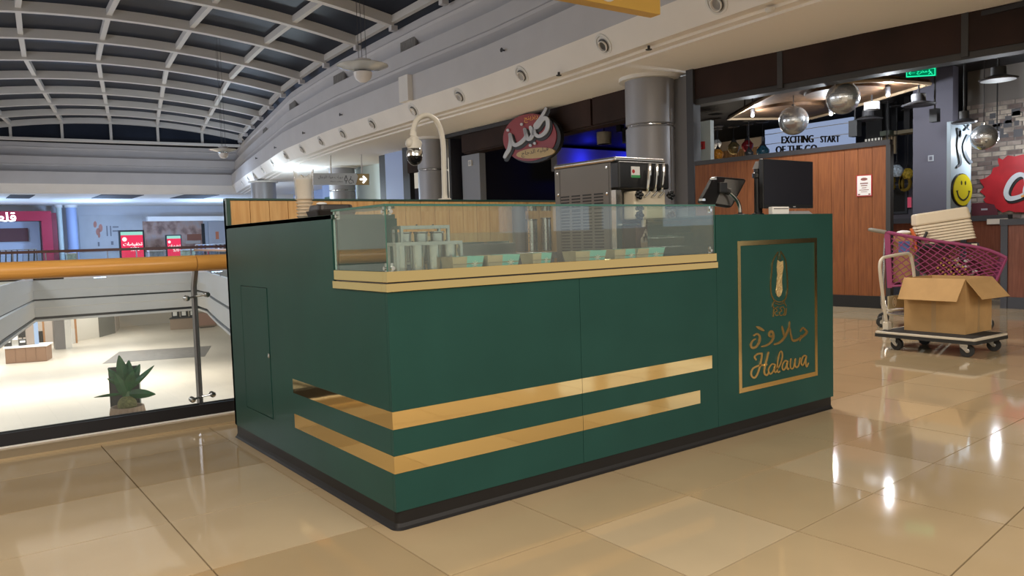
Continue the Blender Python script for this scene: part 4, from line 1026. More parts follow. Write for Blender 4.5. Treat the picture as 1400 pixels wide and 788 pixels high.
# ---- platform truck
z = .165
c0, c1_, c2_ = at(1198, 452, 'z', z), at(1333, 464.5, 'z', z), at(1380, 455, 'z', z)
org = Vector((c1_.x, c1_.y, 0)); ex = (c2_-c1_); ey = (c0-c1_)
PT = thing('platform_truck', 'cream folding handle platform truck with black deck and rubber castors on tiles', 'trolley', org, math.atan2(ex.y, ex.x))
tw, tl = ex.length, ey.length
m_deckblack = mat('deck_rubber', (.022, .021, .021), .8, bump=.4, bscale=90)
MB().hexa(rrect(.0, .0, tw, tl, .03, z-.05), rrect(0, 0, tw, tl, .03, z-.022)).build('bumper', m_rubber, PT)
MB().hexa(rrect(.003, .003, tw-.003, tl-.003, .03, z-.0215), rrect(.003, .003, tw-.003, tl-.003, .03, z-.002)).build('frame', m_metalpaint, PT, .004)
MB().box(.035, .035, z-.0018, tw-.035, tl-.035, z+.001).build('deck_mat', m_deckblack, PT)
for (x, y, sw) in ((.07, .12, .35), (tw-.07, .12, .25), (.07, tl-.16, -.1), (tw-.07, tl-.16, -.05)):
    tf = Matrix.Translation((x, y, 0)) @ Matrix.Rotation(sw, 4, 'Z')
    cs = MB(); cs.box(-.028, -.03, .085, -.022, .03, z-.052, tf); cs.box(.022, -.03, .085, .028, .03, z-.052, tf); cs.box(-.035, -.04, z-.056, .035, .04, z-.0505, tf)
    cs.hexa([tf @ Vector(v) for v in ((-.028, -.045, .045), (-.022, -.045, .045), (-.022, -.015, .045), (-.028, -.015, .045))], [tf @ Vector(v) for v in ((-.028, -.02, .09), (-.022, -.02, .09), (-.022, .03, .09), (-.028, .03, .09))])
    co = cs.build('castor_fork', m_steel, PT)
    R_ = tf.to_3x3() @ Vector((1, 0, 0)).to_track_quat('Z', 'Y').to_matrix()
    MB().lathe([(.034, -.018), (.052, -.018), (.0545, -.012), (.0545, .012), (.052, .018), (.034, .018)], tf @ Vector((0, -.025, .0545)), 24, R_).build('tyre', m_rubber, co)
    MB().lathe([(.001, -.014), (.012, -.02), (.033, -.012), (.034, -.016), (.034, .016), (.033, .012), (.012, .02), (.001, .014)], tf @ Vector((0, -.025, .0545)), 20, R_).build('hub', m_steel, co)
# folding handle
inv = PT.matrix_basis if 0 else (Matrix.Translation(org) @ Matrix.Rotation(PT.rotation_euler.z, 4, 'Z'))
ii = inv.inverted()
yh = tl-.05; wpt = inv @ Vector((0, yh, 0)); nr = inv.to_3x3() @ Vector((0, 1, 0))
hl = [ii @ atp(u, v, wpt, nr) for u, v in ((1213, 448), (1209, 420), (1204, 380), (1203, 362), (1206, 354), (1214, 351), (1238, 347), (1243, 348), (1246, 353), (1250, 380))]
hl[0].z = z+.02; dx = hl[9].x; hl.append(Vector((dx+.03, yh, z+.02)))
MB().tube(catmull(hl, 5), .0145, 12).build('handle', m_metalpaint, PT)
for x in (hl[0].x, hl[-1].x):
    MB().box(x-.03, yh-.025, z+.0012, x+.03, yh+.03, z+.075).build('handle_bracket', m_metalpaint, PT, .006)
MB().tube([Vector((hl[0].x+.008, yh, z+.17)), Vector((hl[-1].x-.012, yh, z+.17))], .008, 8).build('cross_bar', m_metalpaint, PT)
ip = MB().prism([Vector((hl[0].x+.015, yh-.005, z+.19)), Vector((hl[-1].x-.06, yh-.005, z+.19)), Vector((hl[-1].x-.02, yh-.005, z+.31)), Vector((hl[0].x+.012, yh-.005, z+.31))], (0, .01, 0)).build('name_plate', mat('plate_khaki', (.40, .34, .22), .5), PT)
mb = MB(); cxp = hl[0].x+.11
ring = [Vector((cxp+.028*math.cos(2*PI*k/16), yh-.0065, z+.25+.042*math.sin(2*PI*k/16))) for k in range(17)]
mb.tube(ring, .004, 6); mb.prism([Vector((cxp+.016*math.cos(2*PI*k/10), yh-.0062, z+.25+.024*math.sin(2*PI*k/10))) for k in range(10)], (0, -.001, 0)); mb.build('plate_emblem', m_cream, ip)

# ---- open cardboard box on the truck
zb = z+.0015
b0, b1, b2 = at(1319.5, 458, 'z', zb), at(1237.3, 451, 'z', zb), at(1355.5, 451, 'z', zb)
ux, uy = (b2-b0), (b1-b0)
CB = thing('cardboard_box', 'open brown cardboard box with two flaps folded out on the platform truck', 'box', b0, math.atan2(ux.y, ux.x))
bw = ux.length; bl = uy.length
uyl = Vector((0, bl, 0)); T2 = (Matrix.Translation(b0) @ Matrix.Rotation(CB.rotation_euler.z, 4, 'Z')); t2 = T2.inverted()
bh = (t2 @ atp(1319.5, 382, b0, (FW.x, FW.y, 0))).z
th_ = .006
MB().box(0, 0, 0, bw, bl, th_).build('base', m_cardboard, CB)
MB().box(0, 0, th_, th_, bl, bh).build('wall', m_cardboard, CB); MB().box(bw-th_, 0, th_, bw, bl, bh).build('wall', m_cardboard, CB)
MB().box(th_, 0, th_, bw-th_, th_, bh).build('wall', m_cardboard, CB); MB().box(th_, bl-th_, th_, bw-th_, bl, bh).build('wall', m_cardboard, CB)
def flap(a, b, c, d, nm='flap'):
    a, b, c, d = map(Vector, (a, b, c, d)); n_ = (b-a).cross(d-a).normalized()*th_*.7
    MB().prism([a, b, c, d], n_).build(nm, m_cardboard, CB)
fl = .26
# left flap (over the -x wall), hanging outwards
flap((0, 0, bh), (0, bl, bh), (-.11, bl-.0, bh-.19), (-.11, .02, bh-.19))
# near flap (over the -y wall) tilted down and out
flap((0.0, -.001, bh), (bw, -.001, bh), (bw-.0, -.15, bh-.17), (.02, -.13, bh-.17))
flap((bw, 0, bh), (bw, bl, bh), (bw+.10, bl, bh-.12), (bw+.10, 0, bh-.12))
MB().box(-.0008, bl*.5-.02, th_, .0, bl*.5+.02, bh).build('tape', mat('box_tape', (.42, .27, .13), .35), CB)
MB().box(bw*.5-.02, -.0008, .0, bw*.5+.02, .0, bh*.9).build('tape', MATS['box_tape'], CB)

# ---- pink plastic shopping cart full of things
w0 = at(1195, 450, 'z', 0)
CT = thing('shopping_cart', 'pink plastic mesh shopping cart filled with odds and ends behind the platform truck', 'cart', (7.0, 1.75, 0), math.atan2(-.90, .44))
Tc = Matrix.Translation(CT.location) @ Matrix.Rotation(CT.rotation_euler.z, 4, 'Z'); tci = Tc.inverted()
# local frame: x along the cart (0 rear/handle -> forward), y to its left (away from us)
nrmC = Tc.to_3x3() @ Vector((0, 1, 0)); oC = CT.location
lp_ = lambda u, v, y=0: tci @ atp(u, v, oC+nrmC*y, nrmC)
rim = catmull([lp_(*q) for q in ((1213, 318), (1240, 323), (1275, 329), (1310, 334), (1340, 339), (1362, 346), (1376, 353))], 5)
xr0, xr1 = rim[0].x, rim[-1].x
zbt0, zbt1 = .46, .50
cw = .50
def rimz(x):
    for a, b in zip(rim, rim[1:]):
        if a.x <= x <= b.x: return a.z+(b.z-a.z)*(x-a.x)/(b.x-a.x)
    return rim[-1].z if x > xr1 else rim[0].z
def sidept(s_, t_, y):   # s along 0..1, t height 0..1
    x = xr0+(xr1-xr0)*s_; zt_ = rimz(x); xb = xr0+.03+(xr1-xr0-.12)*s_
    zb_ = zbt0+(zbt1-zbt0)*s_; return Vector((xb+(x-xb)*t_, y+(.04*(1-t_) if y < cw/2 else -.04*(1-t_)), zb_+(zt_-zb_)*t_))
for y in (0, cw):
    MB().tube([sidept(i/30, 1, y) for i in range(31)], .017, 8).build('rim', m_pink, CT)
    MB().tube([sidept(i/30, 0, y) for i in range(31)], .012, 8).build('lower_rail', m_pink, CT)
    mb = MB(); mb.hexa([sidept(0, 0, y)+Vector((-.03, -.008, -.02)), sidept(0, 0, y)+Vector((.02, -.008, -.02)), sidept(0, 0, y)+Vector((.02, .008, -.02)), sidept(0, 0, y)+Vector((-.03, .008, -.02))],
                       [sidept(0, 1, y)+Vector((-.03, -.008, .01)), sidept(0, 1, y)+Vector((.025, -.008, .01)), sidept(0, 1, y)+Vector((.025, .008, .01)), sidept(0, 1, y)+Vector((-.03, .008, .01))]); mb.build('corner_post', m_pink, CT, .003)
    MB().tube([sidept(1, i/6, y) for i in range(7)], .014, 8).build('front_post', m_pink, CT)
    # curved lattice of the side: two families of arcs
    fam = MB()
    for k in range(-6, 13):
        for sg_ in (1, -1):
            P_ = []
            for j in range(21):
                t_ = j/20; s_ = k/11.5+sg_*(.62*t_**(1.0)+.22*math.sin(PI*t_)*0)+(0 if sg_ > 0 else .3)+.10*math.sin(t_*PI)*(1)
                if -.001 <= s_ <= 1.001: P_.append(sidept(min(1, max(0, s_)), t_, y))
                elif len(P_) > 1: break
                else: P_ = []
            if len(P_) > 2: fam.tube(P_, .0055, 5, False)
    stuff(fam.build('lattice', m_pink, CT))
# ends of the basket
for s_ in (0, 1):
    en = MB()
    for j in range(8): en.tube([sidept(s_, j/7, 0), sidept(s_, j/7, cw)], .006, 5, False)
    for j in range(1, 9):
        en.tube([sidept(s_, i/5, 0)*(1-j/9)+sidept(s_, i/5, cw)*(j/9) for i in range(6)], .006, 5, False)
    stuff(en.build('end_lattice', m_pink, CT))
mb = MB(); mb.hexa([sidept(0, 0, 0), sidept(1, 0, 0), sidept(1, 0, cw), sidept(0, 0, cw)], [sidept(0, 0, 0)+Vector((0, 0, .012)), sidept(1, 0, 0)+Vector((0, 0, .012)), sidept(1, 0, cw)+Vector((0, 0, .012)), sidept(0, 0, cw)+Vector((0, 0, .012))]); mb.build('basket_floor', m_pink, CT)
# handle
m_hgrey = mat('handle_grey', (.22, .20, .16), .5)
hz = rim[0].z
MB().tube(catmull([Vector((xr0-.02, 0, hz)), Vector((xr0-.10, .01, hz+.02)), Vector((xr0-.17, .06, hz+.035)), Vector((xr0-.18, cw/2, hz+.035)), Vector((xr0-.17, cw-.06, hz+.035)), Vector((xr0-.10, cw-.01, hz+.02)), Vector((xr0-.02, cw, hz))], 4), .02, 10).build('push_handle', m_hgrey, CT)
# chassis
for y in (.04, cw-.04):
    MB().tube(catmull([Vector((xr0-.02, y, hz-.06)), Vector((xr0-.04, y, .55)), Vector((xr0-.05, y, .25)), Vector((xr0+.05, y, .15)), Vector((xr0+.55, y, .14)), Vector((xr1-.12, y, .13))], 6), .014, 8).build('chassis_tube', m_steel, CT)
    MB().tube([Vector((xr0+.62, y, .14)), Vector((xr0+.35, y, .46))], .012, 8).build('strut', m_steel, CT)
MB().tube(catmull([Vector((xr0-.02, .04, .30)), Vector((xr0+.02, .0, .22)), Vector((xr0+.30, -.02, .22)), Vector((xr0+.34, .1, .24)), Vector((xr0+.3, cw-.05, .24))], 5), .014, 8).build('hoop', m_steel, CT)
MB().box(xr0+.05, .06, .155, xr1-.2, cw-.06, .165).build('lower_tray', m_steel, CT)
for x, y in ((xr0-.03, .03), (xr0-.03, cw-.03), (xr1-.14, .05), (xr1-.14, cw-.05)):
    f_ = MB().box(x-.02, y-.02, .05, x+.02, y+.02, .14).build('castor_fork', m_steel, CT)
    MB().lathe([(.02, -.016), (.058, -.014), (.062, -.006), (.062, .006), (.058, .014), (.02, .016)], (x-.02, y, .062), 20, Vector((0, 1, 0)).to_track_quat('Z', 'Y').to_matrix()).build('wheel', m_rubber, f_)
    MB().lathe([(.001, -.018), (.026, -.018), (.026, .018), (.001, .018)], (x-.02, y, .062), 14, Vector((0, 1, 0)).to_track_quat('Z', 'Y').to_matrix()).build('hub', m_steel, f_)
# contents
def incart(name, label, cat, x, y, zz, rz=0): 
    p = Tc @ Vector((x, y, zz)); return thing(name, label, cat, p, CT.rotation_euler.z+rz)
XM = (xr0+xr1)/2; zf = .50
t = incart('folded_carton', 'kraft carton with a blue print inside the cart behind its handle', 'box', xr0+.16, .24, zf)
MB().box(-.10, -.14, 0, .12, .14, .52).build('carton', m_cardboard, t); MB().box(-.05, -.1412, .33, .06, -.1402, .45).build('print', mat('blue_print', (.12, .22, .55), .5), t)
m_maroon = mat('maroon_cloth', (.10, .02, .03), .8)
t = incart('maroon_bin', 'dark maroon bin standing in the middle of the pink cart', 'bin', xr0+.46, .25, zf)
MB().hexa([Vector(v) for v in ((-.13, -.15, 0), (.13, -.15, 0), (.13, .15, 0), (-.13, .15, 0))], [Vector(v) for v in ((-.16, -.18, .38), (.15, -.18, .38), (.15, .18, .38), (-.16, .18, .38))]).build('body', m_maroon, t); MB().box(-.165, -.186, .38, .155, .185, .395).build('rim', m_maroon, t)
t = incart('gold_garland', 'gold checked ribbon garland heaped against the cart lattice', 'garland', xr0+.52, .055, zf)
m_goldpl = mat('gold_plastic', (.65, .40, .10), .35, .4); mb = MB()
for r_ in range(4):
    for k in range(9): mb.box(-.01+k*.024-.03*r_+.06, -.006, .30-k*.024+.03*r_*0-.05*r_, .008+k*.024-.03*r_+.06, .004, .318-k*.024-.05*r_)
mb.build('beads', m_goldpl, t)
t = incart('white_bag', 'pale plastic bag of bundles at the front end of the cart', 'bag', xr1-.34, .22, zf)
mb = MB(); mb.sphere((0, 0, .12), .15, 14, 10, (1, 1, .8)); mb.build('bag', m_maroon, t)
for k in range(7): MB().sphere((random.uniform(-.11, .11), -.13+random.uniform(-.02, .02), random.uniform(.06, .24)), .022, 8, 6, (1.3, .8, .8)).build('bundle', m_white, t)
t = incart('glass_jar', 'clear grey plastic jar lying low in the cart', 'jar', xr0+.33, .085, zf); mb = MB(); mb.sphere((0, 0, .06), .06, 14, 10, (1, .6, 1)); mb.build('jar', mat('smoke_plastic', (.2, .2, .2), .2), t)
t = incart('crumpled_paper', 'crumpled white paper on the kraft carton in the cart', 'paper', xr0+.16, .20, zf+.521); mb = MB(); mb.sphere((0, 0, .025), .05, 10, 7, (1.5, 1, .5)); mb.build('paper', m_white, t)
t = incart('pliers', 'pliers with an orange handle sticking up from the cart', 'tool', xr0+.285, .035, zf+.03)
MB().tube([Vector((.0, 0, .30)), Vector((-.02, 0, .48)), Vector((-.055, 0, .56))], [.014, .02, .016], 8).build('orange_handle', mat('orange_plastic', (.62, .14, .03), .35), t)
MB().tube(catmull([Vector((.02, 0, .30)), Vector((.03, 0, .43)), Vector((.07, 0, .45)), Vector((.10, 0, .52))], 4), .014, 8).build('jaw', m_dark, t)
MB().box(-.02, -.012, .0, .03, .012, .31).build('shank', m_dark, t)
t = incart('black_crate', 'flat dark crate lying across the cart under the beige lids', 'crate', xr0+.60, .25, rimz(xr0+.5)-.075)
MB().box(-.27, -.215, .0, .27, .215, .012).build('tray_base', m_dark, t)
for (x0_, y0_, x1_, y1_) in ((-.27, -.215, .27, -.203), (-.27, .203, .27, .215), (-.27, -.2025, -.257, .2025), (.257, -.2025, .27, .2025)): MB().box(x0_, y0_, .0125, x1_, y1_, .05).build('tray_wall', m_dark, t)
MB().box(.2, -.2175, .01, .25, -.2152, .045).build('tag', m_cream, t)
# stack of beige lids, tilted
p = Tc @ Vector((xr0+.57, .25, rimz(xr0+.5)-.075+.058))
for k in range(8):
    t = thing('beige_lid', f'beige plastic lid in the tilted stack on the cart, {["lowest", "second from the bottom", "third from the bottom", "fourth from the bottom", "fifth from the bottom", "sixth from the bottom", "second from the top", "topmost"][k]}', 'lid', p+Vector((-.004*k, .006*k, .030*k+.01)), CT.rotation_euler.z+.12, 'stack of beige lids on the cart')
    if k == 0:
        w_, d_ = .27, .18
        def lid_mesh(h):
            return MB().hexa(rrect(-w_, -d_, w_, d_, .04, 0), rrect(-w_+.012, -d_+.012, w_-.012, d_-.012, .04, h))
        b_ = lid_mesh(.027).build('lid_shell', m_cream, t, .004); lm = b_.data
    elif k < 7: 
        b_ = bpy.data.objects.new('lid_shell', lm); COL.objects.link(b_); b_.parent = t
        m_ = b_.modifiers.new('bevel', 'BEVEL'); m_.width = .004; m_.segments = 2
    else: lid_mesh(.13).build('lid_shell', m_cream, t, .02)
    t.rotation_euler = (0, -.13, CT.rotation_euler.z+.12)

# ---- saucer pendants in the atrium
m_disc = glass('frosted_disc', (.75, .74, .73), .42)
def pendant(u, v, D, label, sc=1):
    p = atd(u, v, D); t = thing('saucer_pendant', label, 'pendant lamp', p, 0, 'saucer pendants in the atrium')
    r = .36*sc
    MB().lathe([(.001, .0), (.10, .004), (r*.7, .035), (r, .075), (r, .085), (r*.7, .047), (.10, .016), (.001, .012)], n=36).build('glass_disc', m_disc, t)
    MB().lathe([(.13, -.01), (.125, -.06), (.10, -.11), (.05, -.145), (.001, -.155)], n=24).build('bowl', mat('bowl_white', (.75, .72, .72), .35), t)
    MB().lathe([(.12, .14), (.125, .155), (.06, .11), (.05, .02), (.04, .02), (.04, .11)], n=24).build('cone', m_plastergrey, t)
    MB().lathe([(.001, .16), (.122, .156), (.122, .165), (.001, .17)], n=24).build('cap', m_plastergrey, t)
    u_ = ((Bx(p.y)+.18-p.x)/(2*HALF)-.5)*2; zt = SPR+(APX-SPR)*(1-u_*u_)+.12-p.z
    for k in range(3): a = 2*PI*k/3; MB().cyl((.06*math.cos(a), .06*math.sin(a), .165), (.06*math.cos(a), .06*math.sin(a), zt), .004, 5).build('wire', m_dark, t)
    return t
pendant(496, 98, 10.9, 'white saucer shaped glass pendant lamp hanging in the atrium, the near one')
pendant(305.5, 209, 20.5, 'white saucer pendant lamp hanging far back before the end fascia')

# ---- yellow hanging sign box at the top edge
n_ = None
zs_ = 2.86
A_ = at(903, 20, 'z', zs_); B_ = at(780, -3.5, 'z', zs_)
dv = (B_-A_).normalized(); 
HS = thing('hanging_sign', 'yellow hanging sign box with white disc overhead at the top edge', 'sign', A_, math.atan2(dv.y, dv.x))
Ls = 1.7; per = Vector((-dv.y, dv.x)); s_ = 1 if (per.x*(A_.x-CAM.x)+per.y*(A_.y-CAM.y)) > 0 else -1
m_yel = mat('sign_yellow', (.70, .43, .09), .4)
MB().box(0, 0, 0, Ls, s_*.11, .42).build('box_body', m_yel, HS, .003)
MB().lathe([(.001, 0), (.11, 0), (.11, .004), (.001, .005)], (.56, -s_*.0005, .13), 24, Vector((0, -s_, 0)).to_track_quat('Z', 'Y').to_matrix()).build('white_disc', m_white, HS)
for x in (.2, Ls-.2): MB().cyl((x, s_*.055, .42), (x, s_*.055, 6.7-zs_), .01, 8).build('rod', m_steel, HS)
# ================================================================== SIGNS OF THE LEFT SHOP
m_signred = mat('sign_red', (.26, .025, .035), .45); m_signwhite = mat('sign_white', (.50, .52, .57), .45); m_signblack = mat('sign_black', (.008, .008, .009), .5)
Q0, Q1 = Vector((9.0, 7.35, 0)), Vector((9.2, 10.27, 0)); Nn = Vector(((Q1-Q0).y, -(Q1-Q0).x, 0)).normalized(); Nn = -Nn if Nn.x > 0 else Nn
PS = Q0+Nn*.16
KM = lambda x, y: atp(675+x/8.758, 140+y/8.758, PS, Nn)
cen = KM(437, 430)
SG = thing('oval_shop_sign', 'red oval shop sign with white Arabic lettering on the dark brown fascia', 'sign', cen)
def kf(x, y): return KM(x, y)-cen
def kell(cx, cy, rx, ry, rot, n=40): return [kf(cx+rx*math.cos(2*PI*k/n)*math.cos(rot)-ry*math.sin(2*PI*k/n)*math.sin(rot), cy+rx*math.cos(2*PI*k/n)*math.sin(rot)+ry*math.sin(2*PI*k/n)*math.cos(rot)) for k in range(n)]
MB().prism(kell(470, 440, 335, 285, -.25), -Nn*.09).build('black_shadow', m_signblack, SG)
MB().prism(kell(437, 420, 322, 282, -.25), Nn*.015).build('red_oval', m_signred, SG)
kz = [[(646, 78), (600, 165), (545, 240), (518, 282), (540, 300), (600, 215), (640, 190), (668, 225), (664, 310), (625, 375), (560, 408), (515, 380), (500, 330)],
      [(500, 330), (488, 385), (462, 432), (432, 440), (412, 400), (392, 325)], [(392, 325), (408, 400), (376, 455), (320, 500), (270, 512), (238, 470), (214, 385)],
      [(214, 385), (222, 470), (206, 560), (176, 610), (152, 655)], [(488, 385), (462, 300)]]
mb = MB()
for s_ in kz: stroke(mb, [(x+14, y+26) for x, y in s_], 62, kf, Nn*.012, 4, lift=1.4)
mb.build('letter_shadow', m_signblack, SG)
mb = MB()
for s_ in kz: stroke(mb, s_, 46, kf, Nn*.02, 4, taper=(.7, .8), lift=1.6)
mb.build('letters', m_signwhite, SG)
mb = MB()
for x, y in ((190, 335), (355, 265), (460, 517), (512, 492)): mb.prism([kf(x+17*math.cos(2*PI*k/12), y+17*math.sin(2*PI*k/12))+Nn*.033 for k in range(12)], Nn*.02)
mb.build('letter_dots', m_signwhite, SG)
m_goldtxt = mat('sign_orange', (.80, .40, .05), .5)
mb = MB(); text_on(mb, ar('ريزينج'), kf(385, 252), kf(548, 212), kf(375, 180), Nn*.036, 3); mb.build('small_title', m_goldtxt, SG)
bn = MB().prism(kell(512, 608, 230, 62, -.10, 28), Nn*.03).build('banner', mat('sign_tan', (.50, .36, .16), .5), SG)
mb = MB(); text_on(mb, ar('فيليه الدجاج'), kf(350, 665), kf(672, 605), kf(345, 590), Nn*.034, 3); mb.build('banner_text', m_signblack, SG)

# ---- hanging toilet sign
yA, yB = 428, 504
P0_ = atd(466, 245, 23.5); nS = Vector((FW.x, FW.y, 0)).normalized()
TM = lambda x, y: atp(400+x/9.267, 225+y/9.267, P0_, nS)
HT_ = thing('direction_sign', 'grey hanging direction sign with toilet symbols and a gold arrow block', 'sign', TM(600, 190))
o0 = TM(600, 190); tk = lambda x, y: TM(x, y)-o0
m_sgrey = mat('sign_grey', (.50, .53, .55), .5); m_sgold = mat('sign_gold', (.36, .26, .11), .45); m_ink = mat('sign_ink', (.06, .07, .08), .6)
MB().prism([tk(262, 112), tk(805, 112), tk(828, 150), tk(800, 258), tk(262, 258)], nS*.08).build('board', m_sgrey, HT_)
ab = MB().prism([tk(812, 118), tk(965, 118), tk(965, 258), tk(803, 258), tk(830, 150)], nS*.08).build('arrow_block', m_sgold, HT_)
mb = MB(); stroke(mb, [(862, 188), (925, 188)], 26, tk, -nS*.01, 1, lift=.05); stroke(mb, [(900, 155), (935, 188), (898, 228)], 24, tk, -nS*.01, 1, lift=1.1)
mb.build('arrow', emis('arrow_glow', (1, 1, 1), 1.6), ab)
mb = MB(); text_on(mb, ar('دورات مياه للرجال'), tk(325, 185), tk(638, 185), tk(325, 140), -nS*.004, 3); text_on(mb, "Men's toilets", tk(480, 226), tk(638, 226), tk(480, 206), -nS*.004, 2); mb.build('lettering', m_ink, HT_)
mb = MB(); sk = lambda p_, w_=8: stroke(mb, p_, w_, tk, -nS*.004, 3, lift=.2)
sk([(670, 150), (678, 142), (686, 150), (678, 160), (670, 150)]); sk([(662, 170), (690, 170), (692, 205), (664, 205), (662, 170)]); sk([(678, 205), (678, 240)])
sk([(738, 152), (744, 158)]); sk([(738, 165), (738, 195), (762, 200), (772, 232)]); sk([(735, 180), (712, 210), (725, 240), (755, 235)], 7)
mb.build('pictograms', m_ink, HT_)
for x, ytop in ((485, -130), (875, -118)): 
    p = tk(x, 112); MB().cyl(p+nS*.04, Vector((p.x+nS.x*.04, p.y+nS.y*.04, 3.835-o0.z)), .022, 8).build('rod', m_white, HT_)

# ================================================================== RESTAURANT ON THE RIGHT
m_rdark = mat('restaurant_dark', (.018, .018, .021), .7)
mb = MB(); mb.prism([(9.35, -6, 3.72), (18.2, -6, 3.72), (18.2, 13.2, 3.72), (16.6, 13.15, 3.72), (9.35, 6.95, 3.72)], (0, 0, .06)); struct(mb.build('ceiling_restaurant', m_rdark))
mb = MB(); mb.box(18, -6, 0, 18.2, 13.2, 3.72); mb.box(10.2, -6.1, 0, 18.2, -6, 3.72); struct(mb.build('wall_restaurant', mat('restaurant_wall', (.04, .04, .048), .7)))
# partition of vertical boards
PA, PB = Vector((8.80, 5.80, 0)), Vector((9.02, 2.72, 0)); dP = PB-PA; Lp = dP.length; dP.normalize(); nP = Vector((dP.y, -dP.x, 0)); nP = nP if nP.x < 0 else -nP
PT_ = thing('board_partition', 'wooden board partition with dark top rail in front of the restaurant', 'partition', PA, math.atan2(dP.y, dP.x))
nb = 16; w_ = Lp/nb
for k in range(nb): MB().box(k*w_+.002, -.03, .17, (k+1)*w_-.002, .03, 2.215).build('board', m_part, PT_)
MB().box(0, -.045, 2.215, Lp+.05, .045, 2.285).build('top_rail', m_dark, PT_); MB().box(Lp, -.05, 0, Lp+.06, .05, 2.2145).build('end_post', MATS['divider_grey'], PT_); MB().box(0, -.04, 0, Lp-.0005, .04, .1695).build('kick_board', m_signblack, PT_)
def onP(u, v): return atp(u, v, PA+nP*.034, nP)
a, b, c = onP(1171, 269), onP(1192.5, 268), onP(1171, 240)
NT_ = thing('notice', 'small white notice with red border fixed on the wooden partition', 'notice', a)
MB().prism([Vector(), b-a, b-a+c-a, c-a], nP*.006).build('red_border', m_red, NT_)
e1, e2 = (b-a), (c-a)
MB().prism([e1*.06+e2*.04, e1*.94+e2*.04, e1*.94+e2*.96, e1*.06+e2*.96], nP*.008).build('paper', m_white, NT_)
mb = MB()
for (f0, f1, h0, h1) in ((.3, .7, .48, .52), (.25, .75, .58, .63), (.35, .65, .38, .41), (.2, .8, .28, .31), (.3, .7, .20, .22), (.1, .25, .06, .12), (.78, .9, .06, .12)):
    mb.prism([e1*f0+e2*h0+nP*.0085, e1*f1+e2*h0+nP*.0085, e1*f1+e2*h1+nP*.0085, e1*f0+e2*h1+nP*.0085], nP*.001)
mb.prism([e1*(.5+.22*math.cos(2*PI*k/14))+e2*(.80+.07*math.sin(2*PI*k/14))+nP*.0085 for k in range(14)], nP*.001); mb.build('print', mat('notice_ink', (.22, .08, .07), .6), NT_)
# pale end panel with the alarm point
a, b = at(941, 200, 'x', 9.25), at(971.5, 200, 'x', 9.25)
struct(box('wall_panel', mat('pale_blue_panel', (.42, .50, .52), .5), None, 9.25, b.y, 0, 9.34, a.y, 3.0))
p = at(960.7, 199, 'x', 9.24); t = thing('fire_alarm', 'small red fire alarm box on the pale panel beside the column', 'alarm', p); MB().box(-.03, -.045, -.065, .009, .045, .065).build('case', m_red, t, .005); MB().box(-.034, -.025, -.03, -.0301, .025, .02).build('push_plate', mat('alarm_dark', (.2, .02, .02), .4), t)
# slatted wooden wall with a cream header
XW = 14.4; a, b = at(972, 200, 'x', XW), at(1042, 200, 'x', XW)
m_slat = wood('slat_wood', (.22, .12, .06), (.34, .19, .09), .5)
SW = thing('slat_wall', 'wall of vertical brown slats at the back of the restaurant behind the lanterns', 'wall panel', (XW, b.y, 0))
MB().box(.06, 0, 0, .12, a.y-b.y, 3.3).build('backing', m_rdark, SW); n = 30; w_ = (a.y-b.y)/n; mb = MB()
for k in range(n): mb.box(0, k*w_+.012, 0, .06, (k+1)*w_-.012, 3.1)
stuff(mb.build('slats', m_slat, SW)); MB().box(-.03, 0, 3.1, .06, a.y-b.y-.1, 3.32).build('header', mat('header_tan', (.30, .24, .18), .6), SW)
# lanterns
def lantern(u, v, x, h, col, label, cap='onion', met=.0):
    p = at(u, v, 'x', x); t = thing('lantern', label, 'lantern', p, random.random()*3, 'hanging lanterns in the restaurant')
    r = h*.42; m = mat('lantern_'+col[0], col[1], .25, met, var=.5, vscale=25)
    MB().lathe([(.02*1, -h*.5), (r*.55, -h*.45), (r, -h*.1), (r*.95, .05*h), (r*.45, h*.3), (r*.12, h*.5)], n=10).build('body', m, t)
    MB().lathe([(r*.5, h*.3), (r*.2, h*.48), (.01, h*.6)], n=10).build('cap', m_dark, t)
    zt = 3.45-p.z; MB().cyl((0, 0, h*.5), (0, 0, zt), .007, 5).build('cord', m_dark, t); MB().lathe([(.12, zt), (.13, zt+.02), (.05, zt+.05), (.001, zt+.05)], n=10).build('canopy', m_dark, t)
XL_ = 13.2
lantern(980, 196, XL_, .26, ('white', (.6, .6, .58)), 'small black and white lantern, leftmost of the row by the slat wall')
lantern(981.5, 210, XL_-.4, .30, ('amber', (.55, .22, .03)), 'amber and red glass lantern below the black and white one')
lantern(1003, 201, XL_, .34, ('bronze', (.16, .12, .05)), 'bronze mosaic lantern, second along the slat wall', met=.3)
lantern(1022, 198, XL_, .32, ('red', (.18, .015, .02)), 'dark red onion lantern hanging before the slat wall')
lantern(1024, 209, XL_-.5, .22, ('black', (.05, .05, .05)), 'small black lantern below the dark red onion one')
lantern(1043, 206, XL_, .34, ('blue', (.03, .10, .15)), 'dark blue onion lantern right of the red ones')
lantern(1212, 228, XL_, .30, ('teal', (.01, .16, .20)), 'teal lantern just right of the partition post')
lantern(1226, 232, XL_+.7, .30, ('pale', (.50, .58, .68)), 'pale glass lantern with dark ribs beside the teal one')
lantern(1241, 236, XL_+1.4, .28, ('gold', (.55, .38, .05)), 'gold and white mosaic lantern nearest the purple wall')
lantern(1214, 240, XL_-.3, .22, ('petrol', (.03, .18, .22)), 'petrol and yellow mosaic lantern hung lowest by the partition post')
